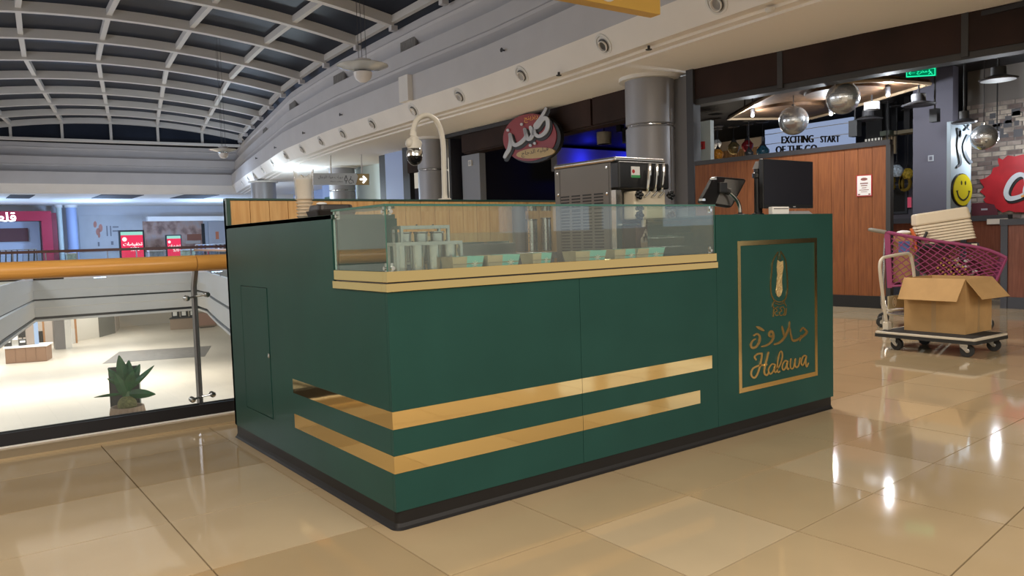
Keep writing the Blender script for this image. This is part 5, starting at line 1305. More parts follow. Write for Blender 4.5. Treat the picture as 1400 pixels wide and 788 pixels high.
# changeable letter board
XB = 14.9; a, b, c = at(1046, 216, 'x', XB), at(1166, 208, 'x', XB), at(1046, 178, 'x', XB)
LB = thing('letter_board', 'pale blue lit letter board with black capitals at the back of the restaurant', 'sign', a)
e1 = Vector((0, b.y-a.y, 0)); e2 = Vector((0, 0, c.z-a.z)); MB().prism([Vector((.0, 0, -.3)), e1+Vector((0, 0, -.3)), e1+e2, e2], (.12, 0, 0)).build('light_box', emis('board_glow', (.48, .60, .90), .55), LB)
mb = MB(); bx = lambda u, v: at(u, v, 'x', XB-.01)-a
text_on(mb, 'EXCITING', bx(1069, 196.5), bx(1112, 195), bx(1069, 186.5), (-.004, 0, 0), 2, bold=.018); text_on(mb, 'START', bx(1122, 195), bx(1148, 194.5), bx(1122, 186), (-.004, 0, 0), 2, bold=.025)
text_on(mb, 'OF THE GO', bx(1061, 210), bx(1117, 208), bx(1061, 200), (-.004, 0, 0), 2, bold=.014); mb.build('letters', m_signblack, LB)
for v in (198.5, 185): q0, q1 = bx(1046, v), bx(1166, v-1); mb = MB(); mb.prism([Vector((0, 0, q0.z)), e1+Vector((0, 0, q0.z)), e1+Vector((0, 0, q0.z+.015)), Vector((0, 0, q0.z+.015))], (-.01, 0, 0)); mb.build('letter_rail', m_white, LB)
# wooden raft with round openings hung under the ceiling
ZR = 3.30
m_raft = mat('raft_wood', (.10, .05, .022), .55, var=.5, vscale=9)
rp = [at(u, v, 'z', ZR) for u, v in ((995, 161.5), (1108, 161), (1140, 153), (1272, 113), (1215, 108), (1120, 112), (1060, 125))]
rc = sum(rp, Vector())/len(rp)
RF = thing('ceiling_raft', 'brown wooden ceiling raft with round grey recesses above the mirror balls', 'ceiling panel', rc)
MB().prism([p-rc for p in rp], (0, 0, .05)).build('raft_board', m_raft, RF)
m_recess = mat('recess_grey', (.30, .35, .42), .5)
for (ua, ub, v) in ((1022, 1132, 150), (1094, 1214, 126)):
    pa, pb = at(ua, v, 'z', ZR-.01), at(ub, v-4, 'z', ZR-.01); cc = (pa+pb)/2-rc; r = (pa-pb).length/2*.80
    MB().lathe([(.001, 0), (r, 0), (r, .009), (.001, .009)], (cc.x, cc.y, -.0095), 32).build('recess', m_recess, RF)
    MB().lathe([(r, -.025), (r+.04, -.025), (r+.04, .024), (r, .024)], (cc.x, cc.y, -.025), 32).build('recess_ring', m_raft, RF)
for i in range(len(rp)):
    p, q = rp[i]-rc, rp[(i+1) % len(rp)]-rc; MB().tube([p+Vector((0, 0, -.015)), q+Vector((0, 0, -.015))], .03, 5).build('edge_batten', mat('batten', (.50, .36, .22), .5), RF)
for p in (rp[0], rp[2], rp[4]): q = (p-rc)*.8; MB().cyl(q+Vector((0, 0, .05)), q+Vector((0, 0, 3.72-ZR)), .012, 6).build('hanger', m_dark, RF)
# mirror balls
m_mirror = mat('mirror_facets', (.80, .83, .86), .22, .75)
bp_ = None
for (u, v, r, D, ztop, lab) in ((1085, 165, 19.5, 12.6, ZR-.005, 'mirror ball hanging left below the wooden raft'), (1152.5, 134, 22, 11.6, ZR-.005, 'largest mirror ball hanging just under the brown fascia'), (1345, 188, 17, 11.4, 3.72, 'mirror ball hanging on the right above the red wall sign')):
    p = atd(u, v, D); R_ = r*D/FPX
    t = thing('mirror_ball', lab, 'mirror ball', p, 0, 'mirror balls in the restaurant')
    mb = MB(); mb.sphere((0, 0, 0), R_, 40, 26); mb.smooth = False; mb.build('facets', m_mirror, t)
    MB().lathe([(.03, R_-.005), (.03, R_+.03), (.001, R_+.035)], n=12).build('collar', m_chrome, t); MB().cyl((0, 0, R_+.03), (0, 0, ztop-p.z), .006, 6).build('rod', m_dark, t)
# spot lamps
m_bulb = emis('bulb_glow', (.92, .96, 1), 18)
for i, (u, v, D) in enumerate(((1029, 158, 13.8), (1136, 156, 12.9), (1214, 130, 11.9), (1363, 190, 12))):
    p = atd(u, v, D); t = thing('spot_lamp', ['lit white spot lamp at the left tip of the wooden raft', 'lit white spot lamp below the largest mirror ball', 'lit white spot lamp right of the largest mirror ball', 'lit white spot lamp beside the right mirror ball'][i], 'spot lamp', p, 0, 'lit spot lamps')
    MB().sphere((0, 0, 0), .028, 12, 8).build('bulb', m_bulb, t); MB().lathe([(.035, .01), (.04, .12), (.02, .13)], n=14).build('housing', m_dark, t); MB().cyl((0, 0, .12), (0, 0, 3.72-p.z), .01, 6).build('stem', m_dark, t)
    point('spot_light', p+Vector((-.06, -.05, -.06)), (50, 45, 42, 40)[i], (.90, .95, 1), .03)
point('lantern_light', (13.2, 8.6, 2.5), 22, (1, .86, .68), .1)  # added fill to brighten the slat wall, not a lit lantern
# drum / disc ceiling fittings
for i, (u, v, r, D, kind) in enumerate(((1192, 145, 10, 12.5, 0), (1256, 134, 9, 11.9, 1), (1187, 163, 19, 13.5, 2), (1256, 143, 22, 11.9, 2), (1365, 108, 24, 10.6, 2), (1318, 167, 16, 11.6, 2), (1278, 158, 5, 11.9, 3), (1169, 176, 6, 13.6, 3))):
    p = atd(u, v, D); R_ = r*D/FPX
    t = thing('ceiling_fitting', ['white drum fitting right of the largest mirror ball', 'pale drum fitting under the green exit sign', 'dark dish fitting low behind the white drum', 'thin dark dish below the pale drum fitting', 'dark dish fitting high at the right by the fascia', 'dark dish fitting above the cutlery board', 'small black box hanging over the purple wall', 'black box speaker beside the letter board'][i], 'ceiling fitting', p)
    if kind < 2: MB().lathe([(R_*.7, -R_*.55), (R_, -R_*.5), (R_, R_*.5), (R_*.7, R_*.55)], n=20).build('drum', mat('drum_white', (.55, .55, .57), .5), t)
    elif kind == 2: MB().lathe([(.001, -.02), (R_*.9, -.02), (R_, .0), (R_*.4, .05), (R_*.38, .16), (.001, .17)], n=24).build('dish', mat('dish_dark', (.05, .05, .055), .5), t)
    else: MB().box(-R_, -R_, -R_*1.8, R_, R_, R_*1.8).build('cabinet', m_signblack, t)
    MB().cyl((0, 0, .05), (0, 0, 3.72-p.z), .014, 6).build('stem', m_dark, t)
# exit sign
a, b, c = at(1239, 106, 'x', 9.72), at(1279, 103.5, 'x', 9.72), at(1239, 95, 'x', 9.72)
EX = thing('exit_sign', 'glowing green exit sign below the brown fascia', 'exit sign', a)
e1, e2 = b-a, c-a; m_exit = emis('exit_green', (.02, .85, .38), 1.3); m_exitdark = emis('exit_dark', (.0, .30, .13), .6)
MB().prism([Vector(), e1, e1+e2, e2], (.03, 0, 0)).build('lit_panel', m_exitdark, EX)
mb = MB(); L_ = lambda f, h: e1*f+e2*h+Vector((-.004, 0, 0))
for (f0, f1, h0, h1) in ((0, 1, 0, .13), (0, 1, .87, 1), (0, .03, .13, .87), (.97, 1, .13, .87)): mb.prism([L_(f0, h0), L_(f1, h0), L_(f1, h1), L_(f0, h1)], (.003, 0, 0))
mb.build('border', m_exit, EX)
mb = MB(); text_on(mb, ar('مخرج'), L_(.38, .25), L_(.72, .25), L_(.38, .75), (-.002, 0, 0), 2, bold=.012)
f2 = lambda x, y: L_(x, y)
for s_ in ([(.1, .5), (.3, .5)], [(.1, .5), (.16, .68)], [(.1, .5), (.16, .32)], [(.80, .75), (.80, .62)], [(.80, .6), (.84, .45), (.78, .25)], [(.84, .45), (.90, .22)], [(.76, .52), (.80, .6), (.87, .5)]): stroke(mb, s_, .035, f2, (-.002, 0, 0), 1)
mb.build('symbols', m_exit, EX); MB().cyl(e1*.5+e2+Vector((.015, 0, 0)), e1*.5+Vector((.015, 0, 3.72-a.z)), .01, 6).build('hanger', m_dark, EX)
# purple grey wall, cutlery board and smiley
XG = 12.2; a, b = at(1248, 250, 'x', XG), at(1302, 250, 'x', XG)
m_purple = mat('purple_grey', (.125, .12, .155), .7)
struct(box('wall_purple', m_purple, None, XG, b.y, 0, XG+.2, a.y, 3.72))
p = at(1273, 216.5, 'x', XG-.005); t = thing('wall_plate', 'small white plaque on the purple grey wall', 'plate', p); MB().box(-.012, -.045, -.05, .0045, .045, .05).build('plate', mat('plate_grey', (.4, .42, .46), .5), t); MB().box(-.0135, -.025, -.03, -.0121, .025, .03).build('emblem', m_purple, t)
pY = atd(1313, 250, 12.0).y; AY = lambda u, v: at(u, v, 'y', pY)
a, b = AY(1299.5, 300), AY(1327, 300); bt = AY(1300, 166).z
CBd = thing('cutlery_board', 'tall pale blue board with fork and knife cutouts and a yellow smiley disc', 'wall board', (a.x, pY, 0))
o0 = Vector((a.x, pY, 0)); W_ = b.x-a.x; m_paleblue = mat('board_paleblue', (.42, .52, .60), .5)
MB().box(0, .0, 1.3, W_, .06, bt).build('board', m_paleblue, CBd)
fy = lambda u, v: AY(u, v)-o0
mb = MB(); stroke(mb, [(1311, 180), (1309, 200), (1312, 222), (1308, 228)], 3, fy, (0, -.02, 0), 4); stroke(mb, [(1322, 186), (1317, 200), (1320, 214), (1326, 222)], 4, fy, (0, -.02, 0), 4)
stroke(mb, [(1309.5, 178), (1311, 186)], 4.5, fy, (0, -.02, 0), 1); stroke(mb, [(1318, 172), (1324, 178)], 1.2, fy, (0, -.02, 0), 1); stroke(mb, [(1324, 171), (1317, 179)], 1.2, fy, (0, -.02, 0), 1); mb.build('cutlery', mat('cutlery_grey', (.10, .12, .14), .4), CBd)
cs = AY(1313, 260)-o0; cs.y = -.001; Rz = 22.5*12.0/FPX; Rx = W_*.48
el = lambda kx, kz, n=32, dy=0: [Vector((cs.x+Rx*kx*math.cos(2*PI*k/n), dy, cs.z+Rz*kz*math.sin(2*PI*k/n))) for k in range(n)]
MB().prism(el(1, 1), (0, -.03, 0)).build('disc_edge', m_signblack, CBd)
sm = MB().prism(el(.95, .95, dy=-.031), (0, -.01, 0)).build('smiley_disc', mat('smiley_yellow', (.72, .60, .01), .45), CBd)
mb = MB(); fs = lambda x, z: Vector((cs.x+Rx*x, -.0412, cs.z+Rz*z))
stroke(mb, [(-.62, -.1), (-.45, -.42), (0, -.62), (.45, -.42), (.62, -.1)], .09, fs, (0, -.004, 0), 5); stroke(mb, [(-.70, -.08), (-.54, -.06)], .05, fs, (0, -.004, 0), 1); stroke(mb, [(.54, -.06), (.70, -.08)], .05, fs, (0, -.004, 0), 1)
for x in (-.18, .22): mb.prism([fs(x+.06*math.cos(2*PI*k/12), .42+.13*math.sin(2*PI*k/12)) for k in range(12)], (0, -.004, 0))
mb.build('face', m_signblack, sm)
# pale brick wall with red splash sign
XK = 13.0; a, b = at(1322, 250, 'x', XK), at(1440, 250, 'x', XK)
wb = struct(box('wall_brick', mat('mortar', (.20, .18, .165), .8), None, XK, b.y, 0, XK+.2, a.y, 3.72))
rng = random.Random(5); mb3 = [MB(), MB(), MB()]
for r_ in range(30):
    z = .9+r_*.075; y = b.y+(.11 if r_ % 2 else 0)
    while y < a.y-.02:
        e_ = min(y+.205, a.y); mb3[rng.choice((0, 0, 1, 1, 2))].box(XK-.012-rng.random()*.006, y, z, XK+.01, e_, z+.062); y += .225
for m_, c_ in zip(mb3, ((.42, .36, .30), (.30, .25, .22), (.16, .12, .11))): stuff(m_.build('bricks', mat(f'brick_{c_[0]}', c_, .8, var=.25, vscale=8), wb))
xk = XK-.035; CM = lambda x, y: at(1280+x/4.378, 120+y/4.378, 'x', xk)
oc = CM(460, 580); SP = thing('red_wall_sign', 'red paint splash sign with a white script capital on the brick wall', 'sign', oc)
edge = [(375, 420), (400, 432), (430, 405), (470, 412), (520, 400), (640, 410), (640, 740), (560, 748), (470, 745), (440, 735), (400, 748), (360, 722), (350, 700), (300, 690), (285, 672), (300, 650), (262, 622), (290, 596), (272, 570), (262, 552), (300, 540), (330, 518), (345, 480), (380, 470), (372, 440)]
MB().prism([CM(*q)-oc for q in edge], (-.02, 0, 0)).build('splash', mat('splash_red', (.42, .012, .02), .45, var=.15, vscale=5), SP)
cf = lambda x, y: CM(x, y)-oc+Vector((-.021, 0, 0))
for m_, w_, l_, dx in ((m_signblack, 44, 0, (6, 8)), (mat('sign_silver', (.55, .58, .62), .35), 30, 1.2, (0, 0))):
    mb = MB()
    for s_ in ([(545, 570), (535, 530), (505, 520), (470, 540), (440, 580), (424, 630), (440, 662), (480, 660), (530, 640), (570, 600)], [(580, 560), (545, 590), (540, 640), (570, 655), (600, 630), (610, 580), (580, 560)]):
        stroke(mb, [(x+dx[0], y+dx[1]) for x, y in s_], w_, cf, (-.012, 0, 0), 4, taper=(.7, .6), lift=l_)
    mb.build('script_shadow' if l_ == 0 else 'script', m_, SP)
mb = MB(); stroke(mb, [(520, 650), (560, 646), (640, 640)], 10, cf, (-.012, 0, 0), 2, lift=2.4); mb.build('script_underline', mat('sign_orange2', (.7, .3, .05), .5), SP)
p = at(1346, 286, 'x', XK-.02); t = thing('brown_box', 'brown wall box on the bricks under the red splash sign', 'box', p); MB().box(-.03, -.21, -.12, .0, .19, .11).build('case', m_maroon, t, .005); MB().box(-.034, -.06, -.02, -.0301, .04, .01).build('label', mat('plate_grey', (.4, .42, .46), .5), t)
mb = MB()
for k in range(26):
    y_ = a.y-.35-rng.random()*1.6; z_ = 2.45+rng.random()*.45; mb.box(XK-.02, y_, z_, XK-.012, y_+.06+rng.random()*.1, z_+.05+rng.random()*.08)
stuff(mb.build('plaster_patches', mat('flaked_plaster', (.10, .10, .11), .8), wb))
# low booth fronts
m_booth = wood('booth_wood', (.16, .055, .035), (.23, .085, .055), .3); m_bframe = mat('booth_frame', (.055, .06, .075), .5)
def booth(u0, u1, x, h, label, k):
    a, b = at(u0, 380, 'x', x), at(u1, 380, 'x', x); t = thing('booth_front', label, 'booth', (x, b.y, 0)); L_ = a.y-b.y
    n = 3 if L_ > 1.5 else 2
    for i in range(n): MB().box(.0, i*L_/n+.04, .15, .06, (i+1)*L_/n-.04, h-.08).build('panel', m_booth, t)
    for i in range(n+1): MB().box(-.02, i*L_/n-.04, 0, .08, i*L_/n+.04, h-.0805).build('upright', m_bframe, t)
    MB().box(-.03, -.05, h-.08, .14, L_+.05, h).build('top_rail', m_bframe, t); MB().box(-.01, .0405, 0, .07, L_-.0405, .1495).build('kick_board', m_bframe, t)
booth(1218, 1373, 11.2, 1.24, 'reddish wood booth front with grey frame behind the pink cart', 0)
booth(1373, 1470, 9.85, 1.17, 'purple brown booth front with blue grey frame at the right edge', 1)
t = thing('paper_sheet', 'white paper sheet lying on the booth rail behind the cart', 'paper', at(1362, 302, 'x', 11.15)); MB().box(-.015, -.16, -.05, -.0, .12, .03).build('sheet', m_white, t)
# dim things seen between partition and purple wall
XD = 15.6; a, b = at(1206, 270, 'x', XD), at(1250, 270, 'x', XD)
t = thing('black_picture', 'black framed dark picture on the back wall right of the partition', 'picture', (XD, (at(1238, 270, 'x', XD)).y, at(1238, 289, 'x', XD).z))
q = at(1217, 258, 'x', XD); w_ = q.y-t.location.y; h_ = q.z-t.location.z
struct(box('wall_shelf', m_purple, None, XD+.02, b.y-.6, 0, XD+.15, a.y+2.4, 2.05))
MB().box(-.02, 0, 0, .019, w_, h_).build('canvas', m_signblack, t); 
for (y0, z0, y1, z1) in ((-.05, -.05, w_+.05, 0), (-.05, h_, w_+.05, h_+.05), (-.05, .0005, -.0005, h_-.0005), (w_+.0005, .0005, w_+.05, h_-.0005)): MB().box(-.03, y0, z0, .019, y1, z1).build('frame', m_bframe, t)
for i, (ch, u, v) in enumerate((('e', 1215, 247), ('n', 1226, 246), ('o', 1236.5, 249))):
    p = at(u, v, 'x', 15.1); t = thing('letter_balloon', f'gold foil letter balloon shaped like {ch} hanging near the lanterns', 'balloon', p, 0, 'gold letter balloons')
    mb = MB(); text_on(mb, ch, (0, .13, -.2), (0, -.13, -.2), (0, .13, .14), (0, 0, 0), 3); f_ = list(mb.f); nv = len(mb.v); mb.add([v_+Vector((.06, 0, 0)) for v_ in mb.v], f_)
    mb.build('foil', mat('gold_foil', (.40, .26, .04), .3, .6), t); MB().cyl((.03, 0, .14), (.03, 0, 3.72-p.z), .004, 5).build('string', m_dark, t)
p = at(1243.5, 277, 'x', XD); t = thing('red_lamp', 'small pinkish red wall lamp right of the dark picture', 'lamp', p); MB().box(-.03, -.03, -.11, .019, .03, .11).build('lamp_body', emis('pink_glow', (.8, .12, .2), .45), t); MB().box(-.032, -.035, -.13, .018, .035, -.1105).build('holder', m_dark, t)
for i, (u0, u1, v0, v1, x, m_) in enumerate(((1205, 1225, 186, 212, 14.8, 'slat'), (1222, 1248, 176, 184, 14.4, 'head'), (1203, 1216, 178, 186, 14.4, 'head2'))):
    a, b, = at(u0, v1, 'x', x), at(u1, v0, 'x', x)
    t = thing('timber_screen' if i == 0 else 'beam', ['pale slatted timber screen behind the teal lantern', 'tan timber beam beside the purple wall', 'greenish beam end above the timber screen'][i], 'screen' if i == 0 else 'beam', (x, b.y, a.z))
    L_ = a.y-b.y; H_ = b.z-a.z
    if i == 0:
        n = 5
        for k in range(n): MB().box(0, k*L_/n+.01, 0, .05, (k+1)*L_/n-.01, H_).build('slat', mat('pale_timber', (.42, .32, .20), .6), t)
        MB().box(.051, 0, 0, .08, L_, 3.72-a.z).build('backing', m_rdark, t)
    else: MB().box(0, 0, 0, .3, L_, H_).build('beam_body', mat('tan_beam', (.36, .30, .20), .6) if i == 1 else mat('green_beam', (.16, .19, .15), .6), t); MB().box(.1, L_*.3, H_, .2, L_*.6, 3.72-a.z).build('hanger', m_dark, t)
a, b = at(1182, 199, 'x', 14.6), at(1204, 188, 'x', 14.6)
t = thing('grid_window', 'white lit grid window strip above the partition end', 'window', (14.6, b.y, a.z)); MB().box(0, 0, 0, .05, a.y-b.y, b.z-a.z).build('lit_glass', emis('grid_glow', (.9, .88, .8), .55), t)
for k in range(6): MB().box(-.012, (a.y-b.y)*k/5-.012, 0, -.0005, (a.y-b.y)*k/5+.012, b.z-a.z).build('bar', m_dark, t)
MB().box(-.0135, 0, (b.z-a.z)/2-.012, -.0125, a.y-b.y, (b.z-a.z)/2+.012).build('bar', m_dark, t); MB().box(.051, 0, 0, .09, a.y-b.y, 3.72-a.z).build('backing', m_rdark, t)

# ================================================================== FAR END, UPPER FLOOR
YF = 50.0; FY = lambda u, v, y=YF: at(u, v, 'y', y)
m_farwall = mat('far_wall', (.55, .56, .60), .7, var=.05, vscale=.4)
a, b = FY(-60, 300), FY(330, 300); mb = MB(); mb.box(a.x, YF+.3, 0, b.x+6, YF+.5, 3.86); struct(mb.build('wall_far', m_farwall))
def fbox(parent, nm, m, u0, v0, u1, v1, y, d=.1, org=None):
    p, q = FY(u0, v1, y), FY(u1, v0, y); o_ = org or Vector((0, 0, 0))
    return MB().box(p.x-o_.x, y-d-o_.y, p.z-o_.z, q.x-o_.x, y-o_.y, q.z-o_.z).build(nm, m, parent)
m_portal = mat('portal_red', (.34, .012, .045), .45); m_portal2 = mat('portal_darkred', (.16, .008, .025), .45)
p = FY(0, 346, 48.5); o_ = Vector((p.x, 48.5, 0))
RP = thing('red_shopfront', 'red shop front portal with glowing white lettering across the void', 'shop front', o_)
fz = FY(0, 289.5, 48.5).z; z_in = FY(0, 303, 48.5).z
def pxx(u): return FY(u, 330, 48.5).x-o_.x
MB().box(pxx(-70), -.5, z_in, pxx(71), 0, fz).build('lintel', m_portal, RP); MB().box(pxx(57), -.5, 0, pxx(71), 0, z_in-.001).build('jamb', m_portal, RP); MB().box(pxx(71), -.45, 0, pxx(78), 1.5, fz-.1).build('side_return', m_portal2, RP)
MB().box(pxx(-70), .6, 0, pxx(56.9), .7, z_in).build('back_wall', mat('shop_blue_wall', (.42, .48, .62), .6), RP)
s_ = FY(-5, 331, 49.0)-o_; e_ = FY(38, 312, 49.0)-o_; MB().box(s_.x, .45, s_.z, e_.x, .59, e_.z).build('shutter_sign', mat('maroon_shutter', (.09, .03, .035), .6), RP)
mb = MB(); c0_ = FY(-14, 303, 47.9)-o_; c1_ = FY(22, 303, 47.9)-o_; c2_ = FY(-14, 290, 47.9)-o_
text_on(mb, ar('قلعة'), (c0_.x, -.52, c0_.z), (c1_.x, -.52, c1_.z), (c0_.x, -.52, c2_.z), (0, 0, 0), 3, bold=.012); mb.build('glow_letters', emis('letter_glow', (.85, .9, 1), 5), RP)
for i, (u0, u1) in enumerate(((80, 88), (93, 108))):
    a, b = FY(u0, 340, 49.2), FY(u1, 340, 49.2); t = thing('round_column', ['thin pale column right of the red shop front', 'thick blue grey column between red shop front and mural wall'][i], 'column', ((a.x+b.x)/2, 49.2, 0)); r = (b.x-a.x)/2
    MB().lathe([(r, 0), (r, 3.7)], n=20).build('shaft', MATS['blue_panel'] if i else m_palepan, t); MB().lathe([(r+.06, 3.7), (r+.06, 3.86), (.001, 3.86)], n=20).build('capital', m_white, t)
# printed hoarding: pale part with salmon shapes, and the photo mural
o_ = Vector((FY(110, 345).x, YF+.28, 0)); HO = thing('printed_hoarding', 'pale printed hoarding with salmon petal shapes across the void', 'hoarding', o_)
fbox(HO, 'board', mat('hoarding_white', (.50, .51, .54), .6, var=.06, vscale=1.5), 110, 294, 194, 345, YF+.28, .05, o_)
mb = MB()
for (u, v, ru, rv) in ((130, 307, 2.3, 4.5), (137.5, 312, 2.8, 5.5), (134, 317, 2.8, 5), (135.5, 322, 1.6, 3.5)):
    mb.prism([FY(u+ru*math.cos(2*PI*k/14), v+rv*math.sin(2*PI*k/14), YF+.22)-o_ for k in range(14)], (0, .008, 0))
mb.build('petal_print', mat('salmon', (.50, .22, .17), .6), HO)
mb = MB()
for (u0, v0, u1, v1) in ((146, 309, 146.8, 323), (151, 309, 151.8, 323), (154, 309.5, 162, 311.5), (154, 315, 162, 317), (134, 331, 136, 337), (152, 330, 155, 335)): p, q = FY(u0, v1, YF+.22)-o_, FY(u1, v0, YF+.22)-o_; mb.box(p.x, -.06, p.z, q.x, -.052, q.z)
mb.build('line_print', mat('print_grey', (.20, .2, .23), .6), HO)
def mural_mat():
    m = bpy.data.materials.new('photo_mural'); m.use_nodes = True; nt = m.node_tree; b = nt.nodes['Principled BSDF']; tc = nt.nodes.new('ShaderNodeTexCoord'); mp = nt.nodes.new('ShaderNodeMapping'); mp.inputs['Scale'].default_value = (1, 1, .8)
    n = nt.nodes.new('ShaderNodeTexNoise'); n.inputs['Scale'].default_value = 1.7; n.inputs['Detail'].default_value = 3; r = nt.nodes.new('ShaderNodeValToRGB'); cr = r.color_ramp
    cr.elements[0].position = .32; cr.elements[0].color = (.13, .075, .06, 1); cr.elements[1].position = .70; cr.elements[1].color = (.42, .34, .32, 1)
    e = cr.elements.new(.45); e.color = (.30, .17, .13, 1); e = cr.elements.new(.56); e.color = (.46, .30, .24, 1)
    nt.links.new(tc.outputs['Object'], mp.inputs[0]); nt.links.new(mp.outputs[0], n.inputs['Vector']); nt.links.new(n.outputs['Fac'], r.inputs[0]); nt.links.new(r.outputs[0], b.inputs['Base Color']); return m
o_ = Vector((FY(197, 345).x, YF+.24, 0)); MU = thing('photo_mural', 'large brown photo mural panel behind the smaller red screen', 'mural', o_)
fbox(MU, 'print', mural_mat(), 197, 302, 277, 345, YF+.24, .04, o_); fbox(MU, 'right_edge', m_signblack, 276.9, 306, 279, 345, YF+.25, .08, o_)
fbox(MU, 'glass_tray_print', mat('mural_cream', (.45, .38, .33), .6), 254, 329, 274, 333.5, YF+.195, .006, o_); fbox(MU, 'sofa_print', mat('mural_rust', (.26, .09, .05), .6), 256, 320, 275, 329, YF+.195, .006, o_)
struct(fbox(None, 'trim_22', m_plaster, 200, 296, 306, 303, 49.0, .4)); struct(fbox(None, 'wall_far_2', mat('far_grey', (.46, .46, .50), .7), 286, 303, 330, 346, YF+.25, .1))
p = FY(297, 322, YF+.14); t = thing('orange_notice', 'tiny orange mark on the grey wall right of the mural', 'notice', p); MB().box(-.1, -.02, -.25, .1, .0, .25).build('mark', mat('orange_mark', (.6, .2, .1), .6), t)
# advertising screens
def screen(u0, v0, u1, v1, y, label, k):
    a, b = FY(u0, v1, y), FY(u1, v0, y); o_ = Vector((a.x, y, 0)); t = thing('advert_screen', label, 'screen', o_, 0, None); w_ = b.x-a.x; zt = b.z; zb = max(.12, FY(u0, 356, y).z-.9)
    MB().box(0, 0, zb, w_, .15, zt).build('housing', m_signblack, t, .01); MB().box(w_*.3, .02, 0, w_*.7, .13, zb-.0005).build('stand', m_signblack, t)
    mg = w_*.07; H = zt-zb
    sc = MB().box(mg, -.008, zb+.1, w_-mg, -.0005, zt-mg).build('display', emis(f'screen_red_{k}', (.85, .045, .12), 1.05), t)
    MB().box(mg, -.011, zt-mg-.1*H*.9, w_-mg, -.0085, zt-mg).build('top_band', emis(f'screen_mint_{k}', (.35, .75, .65), 1.0), sc)
    gw = emis(f'screen_white_{k}', (1, .95, .95), 1.25)
    mb = MB(); R_ = w_*.09; cx_, cz_ = mg+w_*.14, zt-mg-H*.2; mb.prism([(cx_+R_*math.cos(2*PI*j/14), -.0115, cz_+R_*math.sin(2*PI*j/14)) for j in range(14)], (0, .003, 0)); mb.build('badge', gw, sc)
    mb = MB(); z1 = zt-H*.44; text_on(mb, ar('تخفيضات'), (mg+.08*w_, -.012, z1), (w_-mg-.04*w_, -.012, z1), (mg+.08*w_, -.012, z1+H*.12), (0, 0, 0), 2, bold=.01)
    text_on(mb, ar('حتى') if 0 else '%70', (w_*.42, -.012, z1-H*.12), (w_*.78, -.012, z1-H*.12), (w_*.42, -.012, z1-H*.02), (0, 0, 0), 2, bold=.01); mb.build('lettering', gw, sc)
    mb = MB(); mb.box(w_*.25, -.0115, zb+.1+H*.06, w_*.38, -.0085, zb+.1+H*.14); text_on(mb, 'SACO', (w_*.42, -.012, zb+.1+H*.07), (w_*.8, -.012, zb+.1+H*.07), (w_*.42, -.012, zb+.1+H*.13), (0, 0, 0), 2) if 0 else mb.box(w_*.42, -.0115, zb+.1+H*.08, w_*.78, -.0085, zb+.1+H*.12); mb.build('footer_marks', gw, sc)
screen(165.5, 314.5, 197, 372, 46.0, 'larger red advertising screen with white lettering across the void', 0)
screen(228, 321, 248, 350, 48.0, 'smaller red advertising screen in front of the brown mural', 1)
# far railing
FR = thing('far_railing', 'dark brown handrail with glass panes at the far end of the void', 'railing', (2.0, 39.1, 0))
a, b = at(-30, 346, 'y', 39.1).x-2.0, at(330, 336, 'y', 39.1).x-2.0
MB().box(a, -.05, 1.10, b, .05, 1.23).build('handrail', mat('far_rail_brown', (.13, .055, .035), .4), FR)
for k in range(9):
    x0 = a+(b-a)*k/9; x1 = a+(b-a)*(k+1)/9; MB().box(x0+.03, -.01, .05, x1-.03, .01, 1.06).build('glass_pane', m_railglass, FR); MB().box(x0-.025, -.03, 0, x0+.025, .03, 1.0995).build('post', m_postgrey, FR)
# clothes rails with dark hangers, shelves beyond the railing
for i, (u, y, lab) in enumerate(((18, 43.0, 'clothes rail of dark garments beyond the far railing, at the left edge'), (292, 44.0, 'clothes rail of dark garments beyond the far railing, beside the kiosk'))):
    p = FY(u, 345, y); t = thing('clothes_rail', lab, 'clothes rail', (p.x, y, 0))
    MB().cyl((-1.0, 0, 1.3), (1.0, 0, 1.3), .025, 8).build('bar', m_steel, t)
    for x in (-1.0, 1.0): MB().cyl((x, 0, 0), (x, 0, 1.3), .025, 8).build('upright', m_steel, t)
    for k in range(8): MB().hexa([Vector((-.85+k*.24, -.22, .55)), Vector((-.81+k*.24, -.22, .55)), Vector((-.81+k*.24, .22, .55)), Vector((-.85+k*.24, .22, .55))], [Vector((-.80+k*.24, -.12, 1.27)), Vector((-.76+k*.24, -.12, 1.27)), Vector((-.76+k*.24, .12, 1.27)), Vector((-.80+k*.24, .12, 1.27))]).build('garment', random.choice((m_signblack, m_palepan, MATS['blue_panel'], m_signblack)), t)
for i, (u0, u1, c_) in enumerate(((205, 226, (.30, .31, .32)), (250, 266, (.40, .42, .28)), (281, 292, (.55, .15, .18)), (92, 104, (.42, .5, .42)))):
    a, b = FY(u0, 352, 44.5), FY(u1, 341, 44.5); t = thing('display_stand', ['grey display stand between the two red screens', 'yellowish display stand right of the smaller screen', 'pink display stand beside the right clothes rail', 'pale display stand under the thick column'][i], 'stand', (a.x, 44.5, 0)); w_ = b.x-a.x
    MB().box(0, 0, .06, w_, .5, 1.0).build('cabinet', mat(f'stand_{i}', c_, .6, var=.4, vscale=4), t); MB().box(-.03, -.03, 1.0, w_+.03, .53, 1.06).build('top', m_white, t); MB().box(.05, .05, 0, w_-.05, .45, .0595).build('plinth', m_signblack, t)

# ================================================================== LOWER FLOOR
GA = lambda u, v: at(u, v, 'z', GZ)
